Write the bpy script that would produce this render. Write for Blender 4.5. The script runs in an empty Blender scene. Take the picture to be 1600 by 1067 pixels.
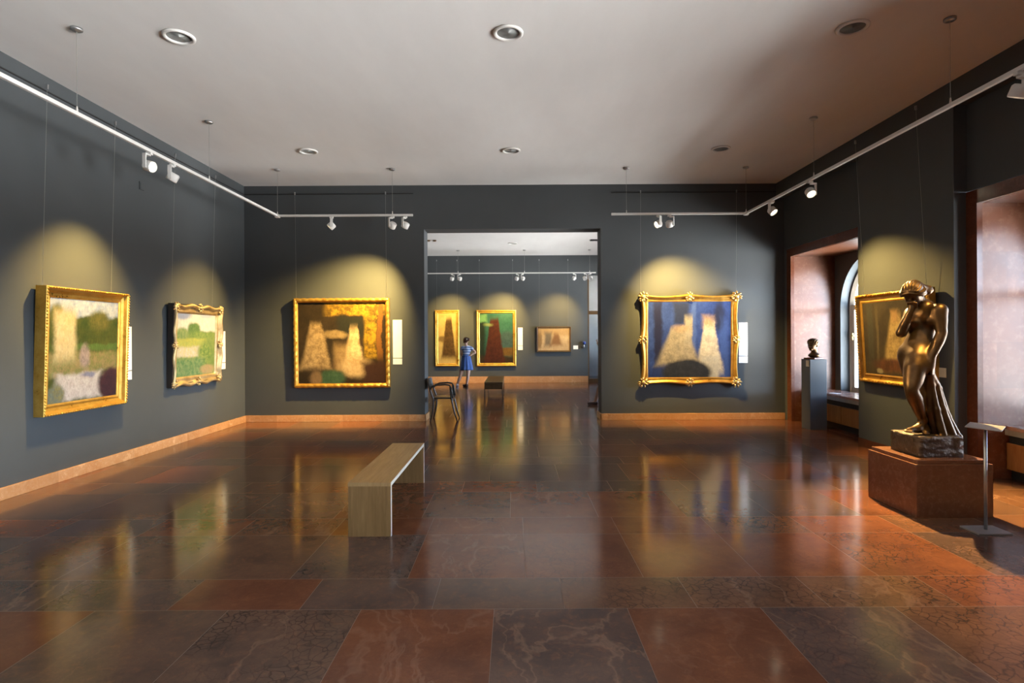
import bpy, bmesh, math, random
import numpy as np
from mathutils import Vector, Matrix, Euler
random.seed(7)
PI = math.pi
scn = bpy.context.scene
COL = scn.collection

# ------------------------------------------------------------------ camera
FPX = 889.0
HC = 1.6
H = 4.46                       # ceiling height
cam_d = bpy.data.cameras.new('camera')
cam = bpy.data.objects.new('camera', cam_d)
COL.objects.link(cam)
cam_d.sensor_width = 36.0
cam_d.lens = FPX / 1600 * 36.0
cam_d.shift_x = -3 / 1600
cam_d.shift_y = -8.5 / 1600
cam_d.clip_start = 0.05
cam_d.clip_end = 200
cam.matrix_world = Matrix.Translation((0, 0, HC)) @ Matrix.Rotation(PI / 2, 4, 'X') @ Matrix.Rotation(math.radians(-0.3), 4, 'Z')
scn.camera = cam

def at(px, py, Y):
    """measure: photo pixel at distance Y -> metres (used to set positions of things)"""
    dx, dy = px - 803, 525 - py
    a = math.radians(0.3)
    x = dx * math.cos(a) + dy * math.sin(a)
    z = dy * math.cos(a) - dx * math.sin(a)
    return Vector((x * Y / FPX, Y, HC + z * Y / FPX))

# ------------------------------------------------------------------ nodes
class NT:
    def __init__(self, mat):
        mat.use_nodes = True
        self.t = mat.node_tree
        self.t.nodes.clear()
        self.out = self.t.nodes.new('ShaderNodeOutputMaterial')
    def n(self, typ, **kw):
        nd = self.t.nodes.new(typ)
        for k, v in kw.items():
            setattr(nd, k, v)
        return nd
    def put(self, sock, v):
        if isinstance(v, bpy.types.NodeSocket):
            self.t.links.new(v, sock)
        elif v is not None:
            if isinstance(v, (tuple, list)) and sock.type == 'RGBA' and len(v) == 3:
                v = (*v, 1)
            sock.default_value = v
    def math(self, op, a, b=None, c=None, clamp=False):
        nd = self.n('ShaderNodeMath', operation=op, use_clamp=clamp)
        self.put(nd.inputs[0], a)
        if b is not None: self.put(nd.inputs[1], b)
        if c is not None: self.put(nd.inputs[2], c)
        return nd.outputs[0]
    def mix(self, f, a, b, blend='MIX'):
        nd = self.n('ShaderNodeMix', data_type='RGBA', blend_type=blend)
        self.put(nd.inputs[0], f); self.put(nd.inputs[6], a); self.put(nd.inputs[7], b)
        return nd.outputs[2]
    def noise(self, vec, scale, detail=4, rough=0.55, dist=0.0, color=False):
        nd = self.n('ShaderNodeTexNoise')
        self.put(nd.inputs['Vector'], vec)
        nd.inputs['Scale'].default_value = scale
        nd.inputs['Detail'].default_value = detail
        nd.inputs['Roughness'].default_value = rough
        nd.inputs['Distortion'].default_value = dist
        return nd.outputs['Color' if color else 'Fac']
    def voro(self, vec, scale, feature='F1', out='Distance', rnd=1.0):
        nd = self.n('ShaderNodeTexVoronoi', feature=feature)
        self.put(nd.inputs['Vector'], vec)
        nd.inputs['Scale'].default_value = scale
        nd.inputs['Randomness'].default_value = rnd
        return nd.outputs[out]
    def ramp(self, f, stops, interp='LINEAR'):
        nd = self.n('ShaderNodeValToRGB')
        cr = nd.color_ramp
        cr.interpolation = interp
        while len(cr.elements) < len(stops): cr.elements.new(0.5)
        for e, (p, c) in zip(cr.elements, stops):
            e.position = p
            e.color = (*c, 1) if len(c) == 3 else c
        self.put(nd.inputs[0], f)
        return nd.outputs[0]
    def rng(self, v, a, b, c=0.0, d=1.0, smooth=False):
        nd = self.n('ShaderNodeMapRange', interpolation_type='SMOOTHSTEP' if smooth else 'LINEAR')
        self.put(nd.inputs[0], v)
        for i, x in enumerate((a, b, c, d)): self.put(nd.inputs[i + 1], x)
        return nd.outputs[0]
    def mapv(self, vec, scale=(1, 1, 1), loc=(0, 0, 0), rot=(0, 0, 0)):
        nd = self.n('ShaderNodeMapping')
        self.put(nd.inputs[0], vec)
        nd.inputs[1].default_value = loc; nd.inputs[2].default_value = rot; nd.inputs[3].default_value = scale
        return nd.outputs[0]
    def comb(self, x=0.0, y=0.0, z=0.0):
        nd = self.n('ShaderNodeCombineXYZ')
        for i, v in enumerate((x, y, z)): self.put(nd.inputs[i], v)
        return nd.outputs[0]
    def sep(self, v):
        nd = self.n('ShaderNodeSeparateXYZ'); self.put(nd.inputs[0], v)
        return nd.outputs
    def pos(self): return self.n('ShaderNodeNewGeometry').outputs['Position']
    def obj(self): return self.n('ShaderNodeTexCoord').outputs['Object']
    def bump(self, h, strength=0.2, dist=0.01):
        nd = self.n('ShaderNodeBump')
        self.put(nd.inputs['Height'], h)
        nd.inputs['Strength'].default_value = strength
        nd.inputs['Distance'].default_value = dist
        return nd.outputs[0]
    def bsdf(self, color, rough=0.5, metal=0.0, normal=None, spec=None, coat=None, emit=None, estr=0.0):
        b = self.n('ShaderNodeBsdfPrincipled')
        self.put(b.inputs['Base Color'], color)
        self.put(b.inputs['Roughness'], rough)
        self.put(b.inputs['Metallic'], metal)
        if normal is not None: self.put(b.inputs['Normal'], normal)
        if spec is not None: self.put(b.inputs['Specular IOR Level'], spec)
        if coat is not None:
            b.inputs['Coat Weight'].default_value = coat
            b.inputs['Coat Roughness'].default_value = 0.08
        if emit is not None:
            self.put(b.inputs['Emission Color'], emit); b.inputs['Emission Strength'].default_value = estr
        self.t.links.new(b.outputs[0], self.out.inputs[0])
        return b

MATS = {}
def mat(name):
    m = bpy.data.materials.new(name); MATS[name] = m
    return m, NT(m)

def simple(name, col, rough=0.5, metal=0.0, var=0.12, scale=12.0, bump=0.0, spec=None, coat=None):
    m, t = mat(name)
    p = t.obj()
    f = t.noise(p, scale, 5)
    c = t.mix(t.rng(f, 0.3, 0.7), tuple(x * (1 - var) for x in col), tuple(min(1, x * (1 + var)) for x in col))
    nrm = t.bump(t.noise(p, scale * 6, 3), bump, 0.004) if bump else None
    t.bsdf(c, t.rng(f, 0.2, 0.8, rough * 0.9, min(1, rough * 1.1)), metal, nrm, spec, coat)
    return m

# wall paint (dark slate, matte, slightly blue)
def wall_paint(name, col):
    m, t = mat(name)
    p = t.pos()
    f = t.noise(p, 0.9, 6, 0.6)
    f2 = t.noise(p, 60, 3)
    c = t.mix(t.rng(f, 0.3, 0.7), tuple(x * 0.93 for x in col), tuple(x * 1.07 for x in col))
    t.bsdf(c, 0.62, 0, t.bump(f2, 0.06, 0.003), 0.3)
    return m
M_WALL = wall_paint('slate_wall_paint', (0.066, 0.073, 0.077))
M_REVEAL = wall_paint('reveal_paint', (0.12, 0.14, 0.15))
M_PALEWALL = wall_paint('pale_wall_paint', (0.62, 0.62, 0.60))

m, t = mat('ceiling_plaster'); M_CEIL = m
p = t.pos()
f = t.noise(t.mapv(p, (1, 0.35, 1)), 1.3, 5, 0.6)
f2 = t.noise(p, 0.45, 3)
c = t.mix(t.rng(f, 0.3, 0.7), (0.68, 0.67, 0.655), (0.75, 0.745, 0.73))
hgt = t.math('ADD', t.math('MULTIPLY', f, 0.5), t.math('MULTIPLY', t.noise(p, 40, 3), 0.02))
t.bsdf(c, 0.8, 0, t.bump(t.math('ADD', hgt, f2), 0.35, 0.03), 0.2)

# polished red breccia floor: slabs in alternating wide and narrow rows
m, t = mat('polished_marble_floor'); M_FLOOR = m
p = t.pos()
X, Y, Z = t.sep(p)[0:3]
v = t.math('DIVIDE', t.math('SUBTRACT', Y, 3.339), 1.2525)
fl = t.math('FLOOR', v)
fr = t.math('SUBTRACT', v, fl)
isw = t.math('GREATER_THAN', fr, 0.339)
row = t.math('ADD', t.math('MULTIPLY', fl, 2.0), isw)
wn = t.n('ShaderNodeTexWhiteNoise', noise_dimensions='1D'); t.put(wn.inputs['W'], t.math('ADD', row, 0.37))
L = 0.78
off_ = t.math('MULTIPLY_ADD', t.math('COMPARE', row, -1.0, 0.1), t.math('SUBTRACT', 0.159, wn.outputs['Value']), wn.outputs['Value'])
off_ = t.math('MULTIPLY_ADD', t.math('COMPARE', row, 0.0, 0.1), t.math('SUBTRACT', 0.628, off_), off_)
u = t.math('ADD', t.math('DIVIDE', X, L), off_)
tile = t.math('FLOOR', u)
fu = t.math('SUBTRACT', u, tile)
wt = t.n('ShaderNodeTexWhiteNoise', noise_dimensions='3D'); t.put(wt.inputs['Vector'], t.comb(tile, row, 0.5))
rc = wt.outputs['Value']; rcol = wt.outputs['Color']
r1, r2, r3 = t.sep(rcol)[0:3]
# joint mask
ju = t.math('MULTIPLY', t.math('MINIMUM', fu, t.math('SUBTRACT', 1.0, fu)), L)
lo = t.math('MULTIPLY', t.math('SUBTRACT', fr, t.math('MULTIPLY', isw, 0.339)), 1.2525)
hi_edge = t.math('ADD', 0.339, t.math('MULTIPLY', isw, 0.661))
hi = t.math('MULTIPLY', t.math('SUBTRACT', hi_edge, fr), 1.2525)
jv = t.math('MINIMUM', lo, hi)
jd = t.math('MINIMUM', ju, jv)
joint = t.rng(jd, 0.0006, 0.0022, 1.0, 0.0)
# stone figure
off = t.comb(t.math('MULTIPLY', r1, 37.0), t.math('MULTIPLY', r2, 53.0), t.math('MULTIPLY', r3, 11.0))
va = t.n('ShaderNodeVectorMath', operation='ADD'); t.put(va.inputs[0], p); t.put(va.inputs[1], off)
q = va.outputs[0]
warp = t.n('ShaderNodeVectorMath', operation='MULTIPLY_ADD')
t.put(warp.inputs[0], t.noise(q, 3.0, 4, color=True)); warp.inputs[1].default_value = (0.22, 0.22, 0.22); t.put(warp.inputs[2], q)
qw = warp.outputs[0]
n1 = t.noise(qw, 3.2, 8, 0.65)
n2 = t.noise(qw, 18, 6, 0.7)
base = t.ramp(rc, [(0.0, (0.190, 0.072, 0.036)), (0.16, (0.128, 0.080, 0.054)), (0.30, (0.240, 0.086, 0.036)), (0.44, (0.100, 0.080, 0.074)),
                   (0.58, (0.165, 0.088, 0.050)), (0.72, (0.118, 0.086, 0.068)), (0.86, (0.205, 0.076, 0.036))], 'CONSTANT')
c = t.mix(t.rng(n1, 0.30, 0.72), t.mix(0.55, base, (0.045, 0.026, 0.022)), t.mix(0.22, base, (0.36, 0.16, 0.075)))
c = t.mix(t.rng(n2, 0.52, 0.75, 0, 0.5), c, (0.28, 0.125, 0.065))
n3 = t.noise(qw, 62, 5, 0.75)
c = t.mix(t.rng(n3, 0.35, 0.65, 0.0, 0.42), c, t.mix(0.5, base, (0.05, 0.03, 0.024)))
c = t.mix(t.rng(n3, 0.62, 0.8, 0.0, 0.5), c, (0.34, 0.20, 0.13))
crk = t.voro(qw, 17.0, 'DISTANCE_TO_EDGE')
crkm = t.math('MULTIPLY', t.rng(crk, 0.0, 0.09, 1.0, 0.0, True), t.rng(r2, 0.35, 0.75))
crkm = t.math('MULTIPLY', crkm, t.rng(t.noise(q, 2.2, 3), 0.38, 0.6))
c = t.mix(t.math('MULTIPLY', crkm, 0.75), c, (0.030, 0.020, 0.018))
vn = t.math('ABSOLUTE', t.math('SUBTRACT', t.noise(t.mapv(qw, (1, 0.45, 1), rot=(0, 0, 0.6)), 1.7, 5, 0.5, 0.6), 0.5))
vein = t.math('MULTIPLY', t.rng(vn, 0.0, 0.013, 1.0, 0.0), t.rng(r3, 0.5, 0.95))
c = t.mix(t.math('MULTIPLY', vein, 0.28), c, (0.40, 0.25, 0.17))
c = t.mix(t.math('MULTIPLY', joint, 0.30), c, (0.26, 0.18, 0.14))
rough = t.math('ADD', t.rng(n1, 0.2, 0.8, 0.11, 0.17), t.math('MULTIPLY', t.math('SUBTRACT', r1, 0.5), 0.05))
rough = t.math('ADD', rough, t.math('MULTIPLY', joint, 0.3))
c = t.mix(1.0, c, (1.02, 0.92, 0.86), 'MULTIPLY')
# tiny tilt per slab + gentle waviness
tb = t.math('ADD', t.math('MULTIPLY', t.math('MULTIPLY', fu, t.math('SUBTRACT', r2, 0.5)), 0.0009),
            t.math('MULTIPLY', t.noise(q, 5, 2), 0.0006))
bn = t.bump(tb, 1.0, 1.0)
t.bsdf(c, rough, 0, bn, 0.28)

def marble(name, ca, cb, cv, scale=2.5, rough=0.25, block=(0.9, 0.6), joints=True):
    m, t = mat(name)
    p = t.pos()
    X, Y, Z = t.sep(p)[0:3]
    s = t.math('ADD', X, Y)
    rz = t.math('FLOOR', t.math('DIVIDE', Z, block[1]))
    ru = t.math('ADD', t.math('DIVIDE', s, block[0]), t.math('MULTIPLY', rz, 0.43))
    wn = t.n('ShaderNodeTexWhiteNoise', noise_dimensions='3D')
    t.put(wn.inputs['Vector'], t.comb(t.math('FLOOR', ru), rz, 0.3))
    w = wn.outputs['Value']
    o = t.math('MULTIPLY', w, 19.0)
    va = t.n('ShaderNodeVectorMath', operation='ADD'); t.put(va.inputs[0], p); t.put(va.inputs[1], t.comb(o, o, o))
    q = va.outputs[0]
    n1 = t.noise(q, scale, 8, 0.65, 0.8)
    n2 = t.noise(q, scale * 7, 5, 0.7, 0.3)
    c = t.mix(t.rng(n1, 0.3, 0.7), ca, cb)
    c = t.mix(t.rng(n2, 0.5, 0.75, 0, 0.75), c, cv)
    c = t.mix(t.rng(w, 0, 1, 0.0, 0.5), c, tuple(x * 0.55 for x in ca))
    if joints:
        fz = t.math('FRACT', t.math('DIVIDE', Z, block[1])); fu = t.math('FRACT', ru)
        jz = t.math('MULTIPLY', t.math('MINIMUM', fz, t.math('SUBTRACT', 1.0, fz)), block[1])
        jx = t.math('MULTIPLY', t.math('MINIMUM', fu, t.math('SUBTRACT', 1.0, fu)), block[0])
        j = t.rng(t.math('MINIMUM', jz, jx), 0.001, 0.004, 1, 0)
        c = t.mix(t.math('MULTIPLY', j, 0.5), c, tuple(x * 0.6 for x in ca))
    t.bsdf(c, t.rng(n1, 0.2, 0.8, rough * 0.85, rough * 1.2), 0, None, 0.5)
    return m
M_MARBLE = marble('red_marble_lining', (0.130, 0.038, 0.015), (0.210, 0.080, 0.038), (0.32, 0.175, 0.105), 2.0, 0.32, (0.82, 0.5))
M_SURR = marble('dark_red_marble', (0.105, 0.032, 0.015), (0.15, 0.048, 0.022), (0.21, 0.085, 0.045), 3.0, 0.2, (3, 0.9), False)
M_BASE = marble('orange_marble_skirting', (0.52, 0.25, 0.10), (0.66, 0.38, 0.19), (0.74, 0.52, 0.32), 5.0, 0.25, (1.25, 9.0))
M_PED = marble('brown_red_marble_pedestal', (0.145, 0.058, 0.030), (0.20, 0.084, 0.045), (0.28, 0.14, 0.085), 3.5, 0.22, (5, 5), False)
M_SILL = marble('pink_marble_sill', (0.34, 0.17, 0.12), (0.46, 0.27, 0.2), (0.6, 0.42, 0.34), 4.0, 0.2, (5, 5), False)

def wood(name, ca, cb, scale=(1, 1, 1), rough=0.4):
    m, t = mat(name)
    p = t.mapv(t.obj(), scale)
    n1 = t.noise(p, 4.0, 6, 0.6, 0.4)
    n2 = t.noise(t.mapv(p, (3, 3, 3)), 9.0, 4, 0.6)
    f = t.math('ADD', t.math('MULTIPLY', n1, 0.7), t.math('MULTIPLY', n2, 0.3))
    c = t.mix(t.rng(f, 0.35, 0.65), ca, cb)
    t.bsdf(c, rough, 0, t.bump(f, 0.06, 0.004), 0.35)
    return m
M_OAK = wood('pale_oak', (0.29, 0.165, 0.062), (0.42, 0.26, 0.115), (9, 0.7, 0.7), 0.42)
M_OAKSHADE = wood('pale_oak_shaded_upright', (0.18, 0.098, 0.034), (0.27, 0.155, 0.062), (9, 9, 0.5), 0.42)  # darker oak: shade on the bench's upright ends is put into the colour
M_OAKLITEDGE = simple('oak_lit_edge', (0.72, 0.66, 0.55), 0.4)  # pale colour stands for daylight catching the bench edges
M_CABWOOD = wood('amber_wood_panel', (0.26, 0.10, 0.03), (0.38, 0.17, 0.055), (1, 6, 0.6), 0.3)
M_DARKWOOD = wood('dark_brown_wood', (0.075, 0.040, 0.016), (0.12, 0.07, 0.03), (7, 0.8, 0.8), 0.35)
M_BLACKWOOD = wood('black_stained_wood', (0.016, 0.014, 0.012), (0.03, 0.026, 0.022), (3, 3, 0.6), 0.3)
M_WHITE = simple('white_enamel', (0.72, 0.71, 0.68), 0.35, var=0.03)
M_CARD = simple('white_card', (0.86, 0.86, 0.87), 0.6, var=0.02)
M_CREAMCARD = simple('cream_card', (0.78, 0.72, 0.52), 0.6, var=0.03)
M_STEEL = simple('brushed_steel', (0.42, 0.42, 0.42), 0.38, 0.85, 0.05)
M_GREYMETAL = simple('grey_painted_metal', (0.33, 0.32, 0.31), 0.42, 0.3, 0.05)
M_WIRE = simple('steel_wire', (0.34, 0.34, 0.32), 0.35, 0.7, 0.02)
M_DARKGAP = simple('dark_recess', (0.014, 0.013, 0.013), 0.7)
M_GREYBAND = simple('beige_metal_band', (0.30, 0.28, 0.24), 0.5)
M_PLINTH = simple('slate_painted_plinth', (0.085, 0.10, 0.115), 0.5, var=0.04, scale=3)
M_BLUEPLASTIC = simple('blue_plastic', (0.03, 0.06, 0.28), 0.3)
M_REFL = simple('lamp_reflector', (0.36, 0.37, 0.36), 0.3, 0.5)
M_WINFRAME = simple('window_frame_paint', (0.60, 0.53, 0.42), 0.45, var=0.04)
M_BRASS = simple('brass', (0.60, 0.45, 0.18), 0.3, 0.9)

def gold(name, ca, cb, rough=0.3):
    m, t = mat(name)
    p = t.obj()
    n1 = t.noise(p, 9, 5, 0.6); n2 = t.noise(p, 60, 4, 0.6)
    c = t.mix(t.rng(n1, 0.35, 0.7), ca, cb)
    c = t.mix(t.rng(n2, 0.58, 0.75, 0, 0.5), c, tuple(x * 0.35 for x in ca))
    t.bsdf(c, t.rng(n1, 0.3, 0.7, rough * 0.8, rough * 1.3), 0.75, t.bump(n2, 0.12, 0.004))
    return m
M_GOLD = gold('gilt', (0.54, 0.28, 0.045), (0.72, 0.42, 0.10), 0.34)
M_GOLDB = gold('bright_gilt', (0.64, 0.34, 0.05), (0.80, 0.50, 0.11), 0.32)
M_GOLDPALE = gold('pale_worn_gilt', (0.46, 0.32, 0.14), (0.68, 0.52, 0.28), 0.42)
M_GOLDDARK = gold('dark_worn_gilt', (0.16, 0.095, 0.03), (0.30, 0.19, 0.07), 0.38)
M_FRAMEBLACK = simple('black_frame_side', (0.03, 0.025, 0.022), 0.35)

m, t = mat('bronze'); M_BRONZE = m
p = t.obj()
n1 = t.noise(p, 6, 5, 0.6); n2 = t.noise(p, 45, 4, 0.6)
c = t.mix(t.rng(n1, 0.35, 0.7), (0.070, 0.038, 0.017), (0.145, 0.083, 0.036))
t.bsdf(c, t.rng(n2, 0.3, 0.7, 0.34, 0.44), 0.85, t.bump(n1, 0.12, 0.012))
m, t = mat('rough_bronze'); M_BRONZER = m
p = t.obj()
n1 = t.noise(p, 14, 6, 0.65)
t.bsdf(t.mix(n1, (0.06, 0.045, 0.035), (0.14, 0.10, 0.075)), 0.36, 0.85, t.bump(n1, 0.9, 0.03))

def glass(name, tint):
    m, t = mat(name)
    tr = t.n('ShaderNodeBsdfTransparent'); tr.inputs[0].default_value = (*tint, 1)
    gl = t.n('ShaderNodeBsdfGlossy'); gl.inputs['Roughness'].default_value = 0.03
    fz = t.n('ShaderNodeFresnel'); fz.inputs[0].default_value = 1.45
    mx = t.n('ShaderNodeMixShader')
    t.t.links.new(fz.outputs[0], mx.inputs[0]); t.t.links.new(tr.outputs[0], mx.inputs[1]); t.t.links.new(gl.outputs[0], mx.inputs[2])
    t.t.links.new(mx.outputs[0], t.out.inputs[0])
    return m
M_GLASS = glass('window_glass', (0.66, 0.67, 0.67))
M_GLASSF = glass('dimmed_window_glass', (0.28, 0.285, 0.285))   # this and the next two: tint added only to dim the daylight
M_GLASSH = glass('dimmed_window_glass_pale', (0.46, 0.465, 0.465))
M_GLASSG = glass('dark_dimmed_window_glass', (0.14, 0.14, 0.14))

m, t = mat('lit_lamp'); M_LAMP = m
t.bsdf((0.9, 0.85, 0.7), 0.3, 0, emit=(1.0, 0.86, 0.60), estr=9.0)

M_SKIN = simple('skin', (0.58, 0.36, 0.26), 0.5, var=0.06)
M_SKIN2 = simple('skin_tan', (0.34, 0.19, 0.12), 0.5, var=0.06)
M_HAIR = simple('brown_hair', (0.075, 0.032, 0.016), 0.45, var=0.35, scale=30)
M_SKIRT = simple('blue_cloth', (0.05, 0.11, 0.32), 0.75, var=0.15, scale=9)
M_DARKCLOTH = simple('dark_cloth', (0.05, 0.045, 0.045), 0.8)
M_SHOEW = simple('white_canvas', (0.70, 0.68, 0.78), 0.6)
M_SHOEB = simple('dark_leather', (0.05, 0.03, 0.025), 0.5)
m, t = mat('striped_top'); M_TOP = m
zz = t.sep(t.obj())[2]
st = t.math('GREATER_THAN', t.math('FRACT', t.math('MULTIPLY', zz, 13.0)), 0.62)
t.bsdf(t.mix(st, (0.13, 0.20, 0.38), (0.55, 0.60, 0.72)), 0.75)

# ------------------------------------------------------------------ mesh building
class MB:
    def __init__(self):
        self.bm = bmesh.new()
    def box(self, x0, x1, y0, y1, z0, z1, bev=0.0):
        mt = Matrix.Translation(((x0 + x1) / 2, (y0 + y1) / 2, (z0 + z1) / 2)) @ Matrix.Diagonal((abs(x1 - x0), abs(y1 - y0), abs(z1 - z0), 1))
        r = bmesh.ops.create_cube(self.bm, size=1.0, matrix=mt)
        if bev > 0:
            es = list({e for v in r['verts'] for e in v.link_edges})
            bmesh.ops.bevel(self.bm, geom=es, offset=bev, segments=2, affect='EDGES', profile=0.6)
        return self
    def tube(self, pts, r, seg=8, flat=None, caps=True, closed=False):
        """swept tube; r number or list; flat=(a,b) gives an elliptical section"""
        pts = [Vector(p) for p in pts]
        n = len(pts)
        rr = r if isinstance(r, (list, tuple)) else [r] * n
        rings = []
        up = None
        for i, p in enumerate(pts):
            a = pts[i - 1] if (i > 0 or closed) else pts[i]
            b = pts[(i + 1) % n] if (i < n - 1 or closed) else pts[i]
            d = (b - a).normalized()
            if up is None:
                up = Vector((0, 0, 1)) if abs(d.z) < 0.9 else Vector((0, 1, 0))
            sx = d.cross(up)
            if sx.length < 1e-5: sx = d.cross(Vector((1, 0, 0)))
            sx.normalize()
            sy = sx.cross(d).normalized()
            up = sy
            fa, fb = flat if flat else (1, 1)
            rings.append([self.bm.verts.new(p + sx * (math.cos(2 * PI * k / seg) * rr[i] * fa) + sy * (math.sin(2 * PI * k / seg) * rr[i] * fb)) for k in range(seg)])
        m_ = n if closed else n - 1
        for i in range(m_):
            A, B = rings[i], rings[(i + 1) % n]
            for k in range(seg):
                self.bm.faces.new((A[k], A[(k + 1) % seg], B[(k + 1) % seg], B[k]))
        if caps and not closed:
            self.bm.faces.new(list(reversed(rings[0]))); self.bm.faces.new(rings[-1])
        return self
    def cyl(self, a, b, r0, r1=None, seg=20):
        return self.tube([a, b], [r0, r1 if r1 is not None else r0], seg)
    def lathe(self, prof, center=(0, 0, 0), seg=40, axis='Z', wob=None):
        c = Vector(center)
        rings = []
        for (r, z) in prof:
            ring = []
            for k in range(seg):
                a = 2 * PI * k / seg
                rr = r * (wob(a, z) if wob else 1)
                ring.append(self.bm.verts.new(c + Vector((rr * math.cos(a), rr * math.sin(a), z))))
            rings.append(ring)
        for A, B in zip(rings, rings[1:]):
            for k in range(seg):
                self.bm.faces.new((A[k], A[(k + 1) % seg], B[(k + 1) % seg], B[k]))
        if prof[0][0] > 1e-6: self.bm.faces.new(list(reversed(rings[0])))
        if prof[-1][0] > 1e-6: self.bm.faces.new(rings[-1])
        return self
    def ball(self, c, r, sub=2, mtx=None):
        rr = r if isinstance(r, (tuple, list)) else (r, r, r)
        mt = Matrix.Translation(c) @ (mtx if mtx else Matrix()) @ Matrix.Diagonal((*rr, 1))
        bmesh.ops.create_icosphere(self.bm, subdivisions=sub, radius=1.0, matrix=mt)
        return self
    def quad(self, pts):
        self.bm.faces.new([self.bm.verts.new(p) for p in pts])
        return self
    def build(self, name, material, parent=None, smooth=False, loc=None, xf=None):
        bm = self.bm
        if xf is not None: bmesh.ops.transform(bm, matrix=xf, verts=bm.verts)
        bmesh.ops.recalc_face_normals(bm, faces=bm.faces)
        me = bpy.data.meshes.new(name)
        bm.to_mesh(me); bm.free()
        return link(name, me, material, parent, smooth, loc)

def link(name, me, material, parent=None, smooth=False, loc=None):
    if smooth:
        me.polygons.foreach_set('use_smooth', [True] * len(me.polygons))
    o = bpy.data.objects.new(name, me)
    COL.objects.link(o)
    if material: me.materials.append(material)
    if parent is not None: o.parent = parent
    if loc is not None: o.location = loc
    return o

def tag(o, label, cat, group=None):
    o['label'] = label; o['category'] = cat
    if group: o['group'] = group
    return o
def thing(name, label, cat, loc=(0, 0, 0), rotz=0.0, group=None, tilt=0.0):
    o = bpy.data.objects.new(name, None); COL.objects.link(o)
    o.empty_display_size = 0.1
    o.location = loc; o.rotation_euler = (tilt, 0, rotz)
    return tag(o, label, cat, group)
def struct(o):
    o['kind'] = 'structure'; return o

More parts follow.
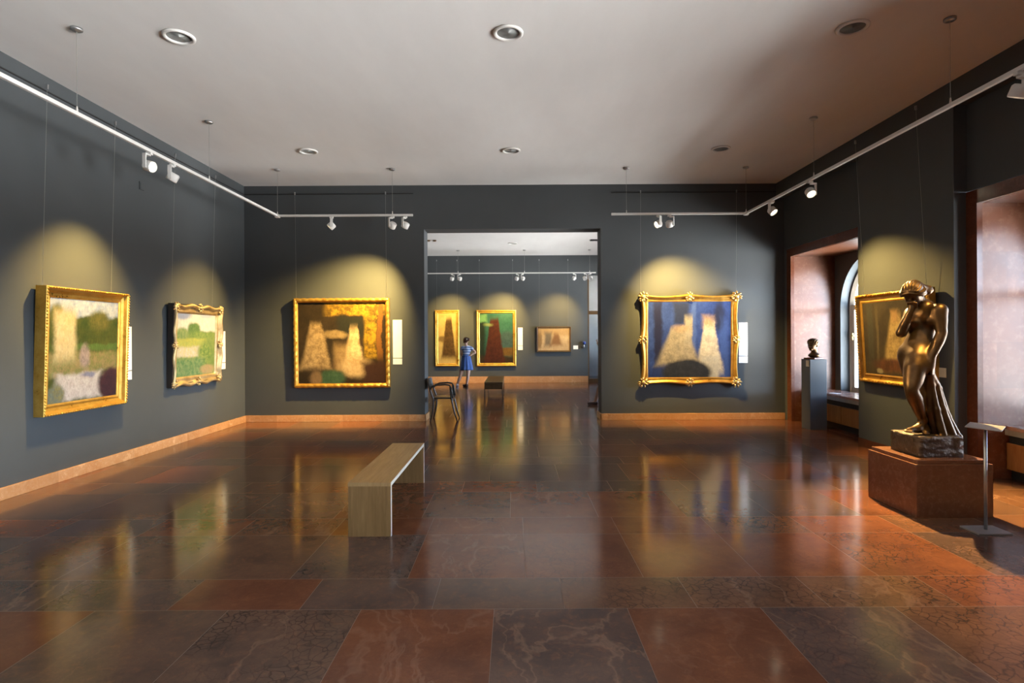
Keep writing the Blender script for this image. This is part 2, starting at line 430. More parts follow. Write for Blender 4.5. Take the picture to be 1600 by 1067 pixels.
# --- smooth-blended solid bodies (signed distance field -> surface nets)
def sdf_mesh(name, prims, res=0.008):
    """prims: ('p',points,radii,k) smooth limb | ('c',a,b,ra,rb,k) tapered capsule | ('e',centre,radii,k[,Euler]) ellipsoid | ('s',centre,radii,k[,Euler]) carve"""
    lo = np.array([1e9] * 3); hi = -lo
    def spline(P, Rr):
        P = [np.array(x, float) for x in P]; out = []
        n_ = len(P); st_ = 7
        for i in range(n_ - 1):
            p0, p1, p2, p3 = P[max(i - 1, 0)], P[i], P[i + 1], P[min(i + 2, n_ - 1)]
            for q in range(st_ + (i == n_ - 2)):
                u = q / st_
                pt = 0.5 * (2 * p1 + (p2 - p0) * u + (2 * p0 - 5 * p1 + 4 * p2 - p3) * u * u + (3 * p1 - p0 - 3 * p2 + p3) * u ** 3)
                us = u * u * (3 - 2 * u) * 0.5 + u * 0.5
                out.append((pt, Rr[i] + (Rr[i + 1] - Rr[i]) * us))
        return out
    prims = [('p', spline(p[1], p[2]), p[3]) if p[0] == 'p' else p for p in prims]
    for p in prims:
        if p[0] == 'p':
            for q, r in p[1]:
                lo = np.minimum(lo, q - r); hi = np.maximum(hi, q + r)
        elif p[0] == 'c':
            for q, r in ((p[1], p[3]), (p[2], p[4])):
                lo = np.minimum(lo, np.array(q) - r); hi = np.maximum(hi, np.array(q) + r)
        elif p[0] == 'e':
            R = max(p[2]); lo = np.minimum(lo, np.array(p[1]) - R); hi = np.maximum(hi, np.array(p[1]) + R)
    lo -= 4 * res; hi += 4 * res
    n = np.ceil((hi - lo) / res).astype(int) + 1
    ax = [lo[i] + np.arange(n[i]) * res for i in range(3)]
    D = np.full(n, 1.0, dtype=np.float32)
    for p in prims:
        k = p[5] if p[0] == 'c' else (p[2] if p[0] == 'p' else p[3])
        k = max(k, 1e-4)
        if p[0] == 'p':
            qs = np.array([q for q, _ in p[1]]); R = max(r for _, r in p[1])
            bl, bh = qs.min(0) - R, qs.max(0) + R
        elif p[0] == 'c':
            a, b = np.array(p[1], float), np.array(p[2], float); R = max(p[3], p[4])
            bl, bh = np.minimum(a, b) - R, np.maximum(a, b) + R
        else:
            cc = np.array(p[1], float); R = max(p[2]); bl, bh = cc - R, cc + R
        mg = k + 3 * res + 0.01
        i0 = np.maximum(np.floor((bl - mg - lo) / res).astype(int), 0)
        i1 = np.minimum(np.ceil((bh + mg - lo) / res).astype(int) + 1, n)
        sl = tuple(slice(i0[i], i1[i]) for i in range(3))
        gx = ax[0][sl[0]][:, None, None]; gy = ax[1][sl[1]][None, :, None]; gz = ax[2][sl[2]][None, None, :]
        if p[0] == 'p':
            d = np.full(tuple(x.stop - x.start for x in sl), 9.0, dtype=np.float32)
            for (a, ra), (b, rb) in zip(p[1], p[1][1:]):
                m0 = np.maximum(np.floor((np.minimum(a, b) - max(ra, rb) - k - 0.03 - lo) / res).astype(int) - i0, 0)
                m1 = np.minimum(np.ceil((np.maximum(a, b) + max(ra, rb) + k + 0.03 - lo) / res).astype(int) + 1 - i0, np.array(d.shape))
                ss = tuple(slice(m0[i], m1[i]) for i in range(3))
                ba = b - a; L2 = max(ba @ ba, 1e-9)
                px, py, pz = gx[ss[0]] - a[0], gy[:, ss[1]] - a[1], gz[:, :, ss[2]] - a[2]
                h = np.clip((px * ba[0] + py * ba[1] + pz * ba[2]) / L2, 0, 1)
                dd = np.sqrt((px - ba[0] * h) ** 2 + (py - ba[1] * h) ** 2 + (pz - ba[2] * h) ** 2) - (ra + (rb - ra) * h)
                d[ss] = np.minimum(d[ss], dd)
        elif p[0] == 'c':
            ba = b - a; L2 = max(ba @ ba, 1e-9)
            px, py, pz = gx - a[0], gy - a[1], gz - a[2]
            h = np.clip((px * ba[0] + py * ba[1] + pz * ba[2]) / L2, 0, 1)
            d = np.sqrt((px - ba[0] * h) ** 2 + (py - ba[1] * h) ** 2 + (pz - ba[2] * h) ** 2) - (p[3] + (p[4] - p[3]) * h)
        else:
            px, py, pz = gx - cc[0], gy - cc[1], gz - cc[2]
            if len(p) > 4 and p[4] is not None:
                M = np.array(Euler(p[4]).to_matrix().transposed())
                px, py, pz = (M[0, 0] * px + M[0, 1] * py + M[0, 2] * pz, M[1, 0] * px + M[1, 1] * py + M[1, 2] * pz, M[2, 0] * px + M[2, 1] * py + M[2, 2] * pz)
            r = p[2]
            k0 = np.sqrt((px / r[0]) ** 2 + (py / r[1]) ** 2 + (pz / r[2]) ** 2)
            k1 = np.sqrt((px / r[0] ** 2) ** 2 + (py / r[1] ** 2) ** 2 + (pz / r[2] ** 2) ** 2)
            d = k0 * (k0 - 1) / np.maximum(k1, 1e-6)
        A = D[sl]
        if p[0] == 's':
            d = -d
            h = np.clip(0.5 - 0.5 * (d - A) / k, 0, 1)
            D[sl] = A + (d - A) * (1 - h) + k * h * (1 - h)
            D[sl] = np.where(d < A - k, A, D[sl])
        else:
            h = np.clip(0.5 + 0.5 * (d - A) / k, 0, 1)
            D[sl] = d + (A - d) * h - k * h * (1 - h)
    ins = D < 0
    nx, ny, nz = n
    cnt = np.zeros((nx - 1, ny - 1, nz - 1), dtype=np.int8)
    for i in (0, 1):
        for j in (0, 1):
            for k in (0, 1):
                cnt += ins[i:nx - 1 + i, j:ny - 1 + j, k:nz - 1 + k]
    act = (cnt > 0) & (cnt < 8)
    ci = np.argwhere(act)
    idx = np.full(act.shape, -1, dtype=np.int64); idx[act] = np.arange(len(ci))
    acc = np.zeros((len(ci), 3)); num = np.zeros(len(ci))
    corners = [(i, j, k) for i in (0, 1) for j in (0, 1) for k in (0, 1)]
    for c1 in corners:
        for a_ in range(3):
            if c1[a_]: continue
            c2 = list(c1); c2[a_] = 1
            d1 = D[ci[:, 0] + c1[0], ci[:, 1] + c1[1], ci[:, 2] + c1[2]]
            d2 = D[ci[:, 0] + c2[0], ci[:, 1] + c2[1], ci[:, 2] + c2[2]]
            x = (d1 < 0) != (d2 < 0)
            tt = np.where(x, d1 / np.where(x, d1 - d2, 1), 0)
            pt = np.tile(np.array(c1, float), (len(ci), 1)); pt[:, a_] += tt
            acc[x] += pt[x]; num[x] += 1
    verts = lo + (ci + acc / np.maximum(num, 1)[:, None]) * res
    faces = []
    for a_ in range(3):
        s1 = [slice(None)] * 3; s2 = [slice(None)] * 3
        s1[a_] = slice(0, n[a_] - 1); s2[a_] = slice(1, n[a_])
        A, B = ins[tuple(s1)], ins[tuple(s2)]
        e = np.argwhere(A != B)
        b_, c_ = (a_ + 1) % 3, (a_ + 2) % 3
        ok = (e[:, b_] > 0) & (e[:, c_] > 0) & (e[:, b_] < n[b_] - 1) & (e[:, c_] < n[c_] - 1)
        e = e[ok]
        fl_ = A[e[:, 0], e[:, 1], e[:, 2]]
        def cell(db, dc):
            q = e.copy(); q[:, b_] -= db; q[:, c_] -= dc
            return idx[q[:, 0], q[:, 1], q[:, 2]]
        Q = np.stack([cell(1, 1), cell(0, 1), cell(0, 0), cell(1, 0)], 1)
        Q[~fl_] = Q[~fl_][:, ::-1]
        faces.append(Q)
    F = np.concatenate(faces)
    me = bpy.data.meshes.new(name)
    me.vertices.add(len(verts)); me.vertices.foreach_set('co', verts.ravel())
    me.loops.add(len(F) * 4); me.loops.foreach_set('vertex_index', F.ravel().astype(np.int32))
    me.polygons.add(len(F)); me.polygons.foreach_set('loop_start', np.arange(len(F), dtype=np.int32) * 4)
    me.update(calc_edges=True); me.validate()
    return me

# ================================================================== ROOM
XL, XP, XR = -5.09, 4.97, 5.12      # left wall, right piers, plane of the window surrounds
YB, YB2 = 10.76, 11.18              # back wall faces
YF = -9.0                           # wall behind the camera
YFAR = 19.5                         # far wall of the next room
H2 = 4.36
XW, XG = 5.92, 6.08                 # alcove back wall, glazing
DX0, DX1, DZ = -1.69, 1.65, 3.63    # passage
ODX0 = at(918.5, 520, YFAR).x       # doorway in the far wall
WINS = [(8.36, 10.49), (4.14, 6.27), (-0.08, 2.05), (-4.3, -2.17), (-8.52, -6.39)]  # last opening is unseen, added with its stretch of room for more daylight
FW = 0.15
SOF = 3.04
PIERS = [(6.42, 8.21), (2.20, 3.99), (-2.02, -0.23), (-6.24, -4.45)]

floor = struct(MB().box(XL - 0.3, 6.6, YF - 0.3, 24, -0.2, 0).build('floor', M_FLOOR))
struct(MB().box(XL - 0.3, 6.6, YF - 0.3, YB + 0.01, H, H + 0.3).build('ceiling', M_CEIL))
struct(MB().box(XL - 0.3, 6.6, YB2 - 0.01, YFAR + 0.1, H2, H2 + 0.4).build('ceiling', M_CEIL))
struct(MB().box(XL - 0.4, XL, YF, YFAR + 0.2, 0, H).build('wall_left', M_WALL))
struct(MB().box(XL, XP + 1.6, YF - 0.3, YF, 0, H).build('wall_front', M_WALL))
b = MB().box(XL, DX0, YB, YB2, 0, H).box(DX1, 6.6, YB, YB2, 0, H).box(DX0, DX1, YB, YB2, DZ, H)
struct(b.build('wall_back', M_WALL))
# right wall: piers, lintels, beam
b = MB()
for y0, y1 in PIERS: b.box(XP, 6.4, y0, y1, 0, H)
edges = [YB] + [e for w in WINS for e in (w[1] + FW, w[0] - FW)] + [YF]
b.box(XR, 6.4, WINS[0][1] + FW, YB, 0, H)
for y0, y1 in WINS:
    b.box(XR, 6.4, y0 - FW, y1 + FW, SOF + FW + 0.01, H)
    b.box(XP, XR, y0 - FW, y1 + (FW if y1 < 10 else 0.27), 4.18, H)
struct(b.build('wall_right', M_WALL))

def alcove(n, y0, y1, far=False):
    """marble-lined window alcove with an arched window"""
    yc = (y0 + y1) / 2
    # lining: jambs, soffit and flat surround
    t_ = 0.06
    b = MB()
    b.box(XR + 0.05, XW, y0 - t_, y0, 0, SOF + t_).box(XR + 0.05, XW, y1, y1 + t_, 0, SOF + t_).box(XR + 0.05, XW, y0, y1, SOF, SOF + t_)
    struct(b.build('trim_%d' % (2 * n - 1), M_MARBLE))
    b = MB()
    b.box(XR - 0.012, XR + 0.05, y0 - FW, y0, 0, SOF + FW).box(XR - 0.012, XR + 0.05, y1, y1 + FW, 0, SOF + FW).box(XR - 0.012, XR + 0.05, y0, y1, SOF, SOF + FW)
    struct(b.build('trim_%d' % (2 * n), M_SURR))
    # arched wall
    a, zs, zb = 0.89, 2.08, 0.56
    N = 28
    inner = [(yc - a, zb), (yc - a, (zb + zs) / 2)] + [(yc - a * math.cos(PI * i / N), zs + a * math.sin(PI * i / N)) for i in range(N + 1)] + [(yc + a, (zb + zs) / 2), (yc + a, zb)]
    zt = SOF + 0.05
    outer = []
    for (yy, zz) in inner:
        if zz <= zs + 1e-6: outer.append((y0 - 0.03 if yy < yc else y1 + 0.03, zz))
        else:
            dy, dz = yy - yc, zz - zs
            s = min(((y1 - y0) / 2 + 0.03) / max(abs(dy), 1e-6), (zt - zs) / max(dz, 1e-6))
            outer.append((yc + dy * s, zs + dz * s))
    b = MB(); bm = b.bm
    V = {}
    for xi, x in enumerate((XW, XG + 0.12)):
        V[xi, 'i'] = [bm.verts.new((x, *q)) for q in inner]
        V[xi, 'o'] = [bm.verts.new((x, *q)) for q in outer]
        for i in range(len(inner) - 1):
            bm.faces.new((V[xi, 'i'][i], V[xi, 'i'][i + 1], V[xi, 'o'][i + 1], V[xi, 'o'][i]))
    for i in range(len(inner) - 1):
        bm.faces.new((V[0, 'i'][i], V[0, 'i'][i + 1], V[1, 'i'][i + 1], V[1, 'i'][i]))
        bm.faces.new((V[0, 'o'][i], V[0, 'o'][i + 1], V[1, 'o'][i + 1], V[1, 'o'][i]))
    # fill the two corners above the arch
    for s in (-1, 1):
        yo = y0 - 0.03 if s < 0 else y1 + 0.03
        k = (yo - yc) / s
        cand = [q for q in outer if q[1] >= zt - 1e-6]
        ends = min(q[0] for q in cand) if s < 0 else max(q[0] for q in cand)
        side = [q for q in outer if abs(q[0] - yo) < 1e-6]
        zmax = max(q[1] for q in side)
        b.quad([(XW, yo, zmax), (XW, ends, zt), (XW, yo, zt)] if True else [])
    b.box(XW, XG + 0.12, y0 - 0.03, y1 + 0.03, 0, zb)
    struct(b.build('wall_alcove', M_REVEAL if False else M_WALL))
    # the pale painted reveal of the arch
    b = MB(); bm = b.bm
    inn = [(yc + (q[0] - yc) * 0.985, q[1] - (0.012 if q[1] > zs else 0)) for q in inner]
    r0 = [bm.verts.new((XW - 0.004, *q)) for q in inn]; r1 = [bm.verts.new((XG + 0.06, *q)) for q in inn]
    r2 = [bm.verts.new((XG + 0.06, *q)) for q in inner]; r3 = [bm.verts.new((XW - 0.004, *q)) for q in inner]
    for i in range(len(inner) - 1):
        for A, B in ((r0, r1), (r1, r2), (r2, r3), (r3, r0)):
            bm.faces.new((A[i], A[i + 1], B[i + 1], B[i]))
    struct(b.build('trim_%d' % (20 + n), M_REVEAL))
    # window: frame, casements, glass
    b = MB()
    fpts = [(XG + 0.03, yc + (q[0] - yc) * 0.95, q[1] - (0.04 if q[1] > zs else 0)) for q in inner]
    fpts[0] = (XG + 0.03, fpts[0][1], zb + 0.02); fpts[-1] = (XG + 0.03, fpts[-1][1], zb + 0.02)
    b.tube(fpts, 0.05, 4, flat=(1.0, 1.0))
    b.box(XG, XG + 0.06, yc - a, yc + a, zb, zb + 0.09)
    b.box(XG, XG + 0.06, yc - 0.045, yc + 0.045, zb, zs + a - 0.02)
    b.box(XG, XG + 0.06, yc - a, yc + a, zs - 0.045, zs + 0.045)
    for s in (-1, 1):
        b.box(XG + 0.005, XG + 0.05, yc + s * (a - 0.08), yc + s * (a - 0.15), zb + 0.05, zs)
    w = struct(b.build('window_%d' % n, M_WINFRAME))
    bm = bmesh.new()
    bm.faces.new([bm.verts.new((XG + 0.03, *q)) for q in inner])
    me = bpy.data.meshes.new('glass'); bm.to_mesh(me); bm.free()
    link('glass', me, {1: M_GLASSF, 2: M_GLASSG, 6: M_GLASSH, 7: M_GLASSH}.get(n, M_GLASS), w)
    hb = MB().box(XG - 0.02, XG, yc + a - 0.13, yc + a - 0.10, 1.5, 1.62).box(XG - 0.05, XG - 0.015, yc + a - 0.22, yc + a - 0.10, 1.56, 1.58)
    hb.build('handle', M_BRASS, w)
    # daylight portal (helps sampling of the sky through the opening)
    ld = bpy.data.lights.new('window_portal', 'AREA'); ld.shape = 'RECTANGLE'; ld.size = 2 * a; ld.size_y = zs + a - zb
    ld.cycles.is_portal = True
    lo_ = bpy.data.objects.new('window_portal', ld); COL.objects.link(lo_)
    lo_.location = (XG + 0.14, yc, (zb + zs + a) / 2); lo_.rotation_euler = (0, math.radians(90), 0)
    lo_.rotation_euler = Vector((-1, 0, 0)).to_track_quat('-Z', 'Y').to_euler()
for i, (y0, y1) in enumerate(WINS): alcove(i + 1, y0, y1)
WINS2 = [(12.4, 14.53), (16.4, 18.53)]
for i, (y0, y1) in enumerate(WINS2): alcove(6 + i, y0, y1)
b = MB()
for y0, y1 in ((YB2, WINS2[0][0] - FW), (WINS2[0][1] + FW, WINS2[1][0] - FW), (WINS2[1][1] + FW, YFAR)):
    b.box(XP, 6.4, y0, y1, 0, H2)
for y0, y1 in WINS2: b.box(XR, 6.4, y0 - FW, y1 + FW, SOF + FW + 0.01, H2)
struct(b.build('wall_right', M_WALL))
# far wall with a doorway at its right
ODX1, ODZ = ODX0 + 1.7, 3.70
b = MB().box(XL, ODX0, YFAR, YFAR + 0.35, 0, H2).box(ODX1, 6.6, YFAR, YFAR + 0.35, 0, H2).box(ODX0, ODX1, YFAR, YFAR + 0.35, ODZ, H2)
struct(b.build('wall_far', M_WALL))
b = MB().box(ODX0, ODX0 + 0.05, YFAR + 0.05, YFAR + 0.13, 0, ODZ).box(ODX1 - 0.05, ODX1, YFAR + 0.05, YFAR + 0.13, 0, ODZ)
b.box(ODX0, ODX1, YFAR + 0.04, YFAR + 0.14, 2.33, 2.45).box(ODX0, ODX1, YFAR + 0.05, YFAR + 0.13, 0.0, 0.12)
dr = struct(b.build('door_1', M_DARKWOOD))
MB().quad([(ODX0, YFAR + 0.09, 0.12), (ODX1, YFAR + 0.09, 0.12), (ODX1, YFAR + 0.09, ODZ), (ODX0, YFAR + 0.09, ODZ)]).build('glass', M_GLASS, dr)
struct(MB().box(1.5, 6.6, 22.6, 22.8, 0, 4.4).build('wall_beyond', M_PALEWALL))
struct(MB().box(1.4, 1.5, YFAR + 0.35, 22.8, 0, 4.4).build('wall_beyond', M_PALEWALL))
struct(MB().box(1.4, 6.6, YFAR + 0.36, 22.8, 4.4, 4.6).build('ceiling', M_CEIL))
struct(MB().box(6.5, 6.6, YFAR + 0.35, 22.6, 0, 1.2).box(6.5, 6.6, YFAR + 0.35, 22.6, 2.6, 4.4).box(6.5, 6.6, YFAR + 0.35, 20.9, 1.2, 2.6).box(6.5, 6.6, 21.5, 22.6, 1.2, 2.6).build('wall_beyond', M_PALEWALL))  # unseen side wall, added to cut daylight; its slot lets some in

# skirting boards
SK, SD = 0.125, 0.025
struct(MB().box(XL, XL + SD, YF, YB, 0, SK, 0.004).build('baseboard_left', M_BASE))
b = MB().box(XL, DX0 + SD, YB - SD, YB, 0, SK, 0.004).box(DX0, DX0 + SD, YB - SD, YB2, 0, SK, 0.004)
b.box(DX1 - SD, XR - 0.01, YB - SD, YB, 0, SK, 0.004).box(DX1 - SD, DX1, YB - SD, YB2, 0, SK, 0.004)
struct(b.build('baseboard_back', M_BASE))
b = MB()
for y0, y1 in PIERS: b.box(XP - 0.012, XP + 0.01, y0, y1, 0, 0.115)
struct(b.build('baseboard_right', M_SURR))
struct(MB().box(XL, ODX0, YFAR - SD, YFAR, 0, 0.22, 0.004).build('baseboard_far', M_BASE))

# picture rails, coloured near-black to paint in their thin shadow line
b = MB().box(XL, XL + 0.012, YF, YB, H - 0.17, H - 0.157).box(XL, DX0 - 0.2, YB - 0.012, YB, H - 0.165, H - 0.152).box(DX1 + 0.2, XR - 0.02, YB - 0.012, YB, H - 0.165, H - 0.152)
struct(b.build('trim_40', M_DARKGAP))

# ------------------------------------------------------------------ ceiling fittings
def downlight(name, x, y, z, r, label):
    t_ = thing(name, label, 'ceiling light', (x, y, z), 0, 'recessed round ceiling lights')
    MB().lathe([(r, 0.0), (r, -0.012), (r * 0.93, -0.02), (r * 0.80, -0.018), (r * 0.74, -0.008), (r * 0.74, -0.001)], seg=48).build('trim_ring', M_WHITE, t_, True)
    MB().lathe([(r * 0.745, -0.004), (r * 0.6, -0.0035), (r * 0.3, -0.002), (0.001, -0.0015)], seg=40).build('lens', M_REFL, t_, True)
for (x, y, l) in ((-3.165, 5.40, 'round recessed ceiling light at front left, near the left track wires'), (-0.04, 5.36, 'round recessed ceiling light at the front, above the middle of the room'),
                  (3.17, 5.30, 'round recessed ceiling light at front right with a bright streak inside'), (-3.15, 8.75, 'small-looking round ceiling light in the back row at left'),
                  (-0.03, 8.76, 'round ceiling light in the back row, above and in front of the passage'), (3.19, 8.73, 'round ceiling light in the back row at right, near the shaded ceiling')):
    downlight('ceiling_downlight', x, y, H, 0.143, l)
downlight('ceiling_downlight', -0.02, 16.9, H2, 0.14, 'round recessed ceiling light of the far room seen through the passage')
p_ = at(926, 375.5, 16.4)
tag(MB().box(2.22, 2.62, 16.3, 16.5, H2 - 0.02, H2).build('ceiling_vent', M_DARKGAP), 'dark rectangular ceiling vent of far room at right of the passage', 'vent')
for dx, l in ((-2.43, 'dark round ceiling sensor at the very left of the far room ceiling'), (-2.26, 'small dark ceiling sensor, the right one of the pair in the far room')):
    s_ = thing('ceiling_sensor', l, 'sensor', (dx, 16.3, H2), 0, 'far room ceiling sensors')
    MB().lathe([(0.05, 0.0), (0.05, -0.03), (0.03, -0.04), (0.001, -0.042)], seg=20).build('housing', M_DARKWOOD, s_, True)

# ------------------------------------------------------------------ track lighting
ZT = 3.67
XTL, XTR, YT = -4.02, 3.97, 9.70
def track(label, segs, mounts, corner, ceil, zt=ZT, r=0.018):
    t_ = thing('track_rail', label, 'track', (corner[0], corner[1], zt))
    o = Vector((corner[0], corner[1], zt))
    for a, c in segs:
        a = Vector((*a, zt)) - o; c = Vector((*c, zt)) - o
        lo = Vector((min(a.x, c.x), min(a.y, c.y), 0)); hi_ = Vector((max(a.x, c.x), max(a.y, c.y), 0))
        MB().box(lo.x - r, hi_.x + r, lo.y - r, hi_.y + r, -r, r, 0.004).build('rail', M_WHITE, t_)
    if len(segs) > 1: MB().box(-0.035, 0.035, -0.035, 0.035, -0.03, 0.022, 0.005).build('corner_joint', M_WHITE, t_)
    for mx_, my_ in mounts:
        q = Vector((mx_, my_, 0)) - Vector((o.x, o.y, 0))
        MB().lathe([(0.05, ceil - zt), (0.05, ceil - zt - 0.018), (0.035, ceil - zt - 0.028), (0.004, ceil - zt - 0.03)], q, 20).build('ceiling_rose', M_STEEL, t_, True)
        MB().cyl(q + Vector((0, 0, 0.015)), q + Vector((0, 0, ceil - zt - 0.02)), 0.0022, seg=6).build('suspension_wire', M_WIRE, t_)
        MB().cyl(q + Vector((0, 0, 0.014)), q + Vector((0, 0, 0.07)), 0.011, 0.005, 10).build('wire_clamp', M_WHITE, t_, True)
    return t_
track('white L-shaped spotlight track hanging along left wall and left of the passage', [((XTL, -3.5), (XTL, YT)), ((XTL, YT), (-1.73, YT))],
      [(XTL, YT), (XTL, 7.53), (XTL, 5.25), (XTL, 3.0), (-2.06, YT)], (XTL, YT), H)
track('white L-shaped spotlight track hanging along window wall and right of the passage', [((XTR, -3.5), (XTR, YT)), ((1.69, YT), (XTR, YT))],
      [(XTR, YT), (XTR, 7.51), (XTR, 5.16), (XTR, 2.9), (1.93, YT)], (XTR, YT), H)
YT2, ZT2 = 18.25, 3.62
track('thin white spotlight track in the far room seen through the passage', [((-4.5, YT2), (2.62, YT2))],
      [(-1.78, YT2), (0.35, YT2), (2.44, YT2)], (0.35, YT2), H2, ZT2)

def spot(px, py, ptrack, target, label, energy=0.0, lit=False, side=1, size=58, color=(1.0, 0.66, 0.20), s=1.0, blend=1.0):
    """a track head: adapter, flat arm, drum that faces its target, lens, and its lamp"""
    px_, py_, z = ptrack
    t_ = thing('spotlight', label, 'spotlight', (px_, py_, z - 0.018), 0, 'white track spotlights')
    MB().box(-0.03, 0.03, -0.02, 0.02, -0.03, 0.0, 0.004).build('adapter', M_WHITE, t_)
    c = Vector((0, 0, -0.155 * s))
    d = (Vector(target) - (Vector((px_, py_, z)) + c)).normalized()
    hd = Vector((d.x, d.y, 0)).normalized()
    sd = Vector((-hd.y, hd.x, 0)) * side
    ao = sd * 0.072 * s
    # arm: flat strip to one side of the drum, bent under the adapter
    rot = Matrix.Rotation(math.atan2(sd.y, sd.x), 4, 'Z')
    bx = MB()
    bx.box(0, 0.078 * s, -0.022 * s, 0.022 * s, -0.046 * s, -0.028 * s, 0.003)
    bx.box(0.066 * s, 0.078 * s, -0.022 * s, 0.022 * s, -0.19 * s, -0.03 * s, 0.003)
    bx.build('arm', M_WHITE, t_, xf=rot)
    q = d.to_track_quat('Z', 'Y').to_matrix().to_4x4()
    R = 0.062 * s
    hd_ = MB().lathe([(R * 0.80, -0.05 * s), (R, -0.035 * s), (R, 0.04 * s), (R * 0.93, 0.048 * s), (R * 0.86, 0.04 * s), (R * 0.84, 0.026 * s)], seg=32).build('head', M_WHITE, t_, True, xf=Matrix.Translation(c) @ q)
    MB().lathe([(R * 0.85, 0.028 * s), (R * 0.5, 0.03 * s), (0.001, 0.031 * s)], seg=28).build('lens', M_LAMP if lit else M_REFL, hd_, True, xf=Matrix.Translation(c) @ q)
    if energy > 0:
        ld = bpy.data.lights.new('lamp', 'SPOT'); ld.energy = energy; ld.color = color
        ld.spot_size = math.radians(size); ld.spot_blend = blend; ld.shadow_soft_size = 0.035
        lo = bpy.data.objects.new('lamp', ld); COL.objects.link(lo); lo.parent = t_
        lo.location = c + d * 0.062 * s
        lo.rotation_euler = d.to_track_quat('-Z', 'Y').to_euler()
    return t_

E = 2.0
spot(0, 0, (XTL, 6.29, ZT), (3.74, 5.24, 1.45), 'white track spotlight with a glowing face above the cream and blue-sky painting', 680 * E, True, -1, 19, (1.0, 0.72, 0.36))
spot(0, 0, (XTL, 6.72, ZT), (XL, 6.62, 1.55), 'white track spotlight on the left wall track aimed down at the wall beside it', 430 * E, True, 1, 76)
spot(0, 0, (-3.10, YT, ZT), (XL, 9.10, 1.5), 'white track spotlight alone in the middle of the rail left of the passage', 460 * E, True, 1, 60)
spot(0, 0, (-2.06, YT, ZT), (-3.20, YB, 1.75), 'white track spotlight under the hanging wire near the rail end left of the passage', 800 * E, True, 1, 78)
spot(0, 0, (-1.84, YT, ZT), (-3.30, YB - 0.2, 1.0), 'white track spotlight at the very rail end left of the passage', 160 * E, True, 1, 74)
spot(0, 0, (2.47, YT, ZT), (-3.0, 8.0, 1.0), 'white track spotlight with a bright lit face right of the passage', 60 * E, True, 1, 44)
spot(0, 0, (2.66, YT, ZT), (3.15, YB, 1.75), 'white track spotlight with slanted head beside the one with the lit face', 640 * E, True, -1, 84)
spot(0, 0, (XTR, 8.72, ZT), (XP, 7.15, 1.45), 'white track spotlight near the corner of the window wall track, facing right', 600 * E, True, -1, 60)
spot(0, 0, (XTR, 7.60, ZT), (4.10, 5.00, 0.60), 'white track spotlight with a round glowing face on the window wall track', 2000 * E, True, 1, 53, (1.0, 0.66, 0.25))
spot(0, 0, (XTR, 4.46, ZT), (3.70, 5.25, 1.75), 'white track spotlight partly cut off at the top right of the view', 200 * E, True, -1, 40)
# lamps further along the tracks, behind the view
spot(0, 0, (XTL, 4.35, ZT), (XL, 4.5, 1.7), 'white track spotlight on the left track outside the view', 260 * E, True, 1, 58)
# far room
FS = [(-1.98, (-2.3, YFAR, 1.5), 'left head of the left pair of spotlights in the far room', 150), (-1.72, (-2.2, YFAR, 1.5), 'right head of the left pair of spotlights in the far room', 150),
      (0.10, (-0.6, YFAR, 1.5), 'left head of the middle pair of spotlights in the far room', 260), (0.30, (-0.55, YFAR, 1.5), 'right head of the middle pair of spotlights in the far room', 220),
      (1.93, (1.38, YFAR, 1.5), 'far room spotlight left of the last pair on its rail', 260), (2.28, (3.0, 15.0, 0.5), 'far room spotlight left of the rail end', 0), (2.47, (2.6, 14.5, 0.5), 'far room spotlight at the right rail end', 0)]
for i, (x, tg, l, e) in enumerate(FS):
    spot(0, 0, (x, YT2, ZT2), (tg[0], tg[1], 1.9) if e else tg, l, e * E, e > 0, 1 if i % 2 else -1, 76)

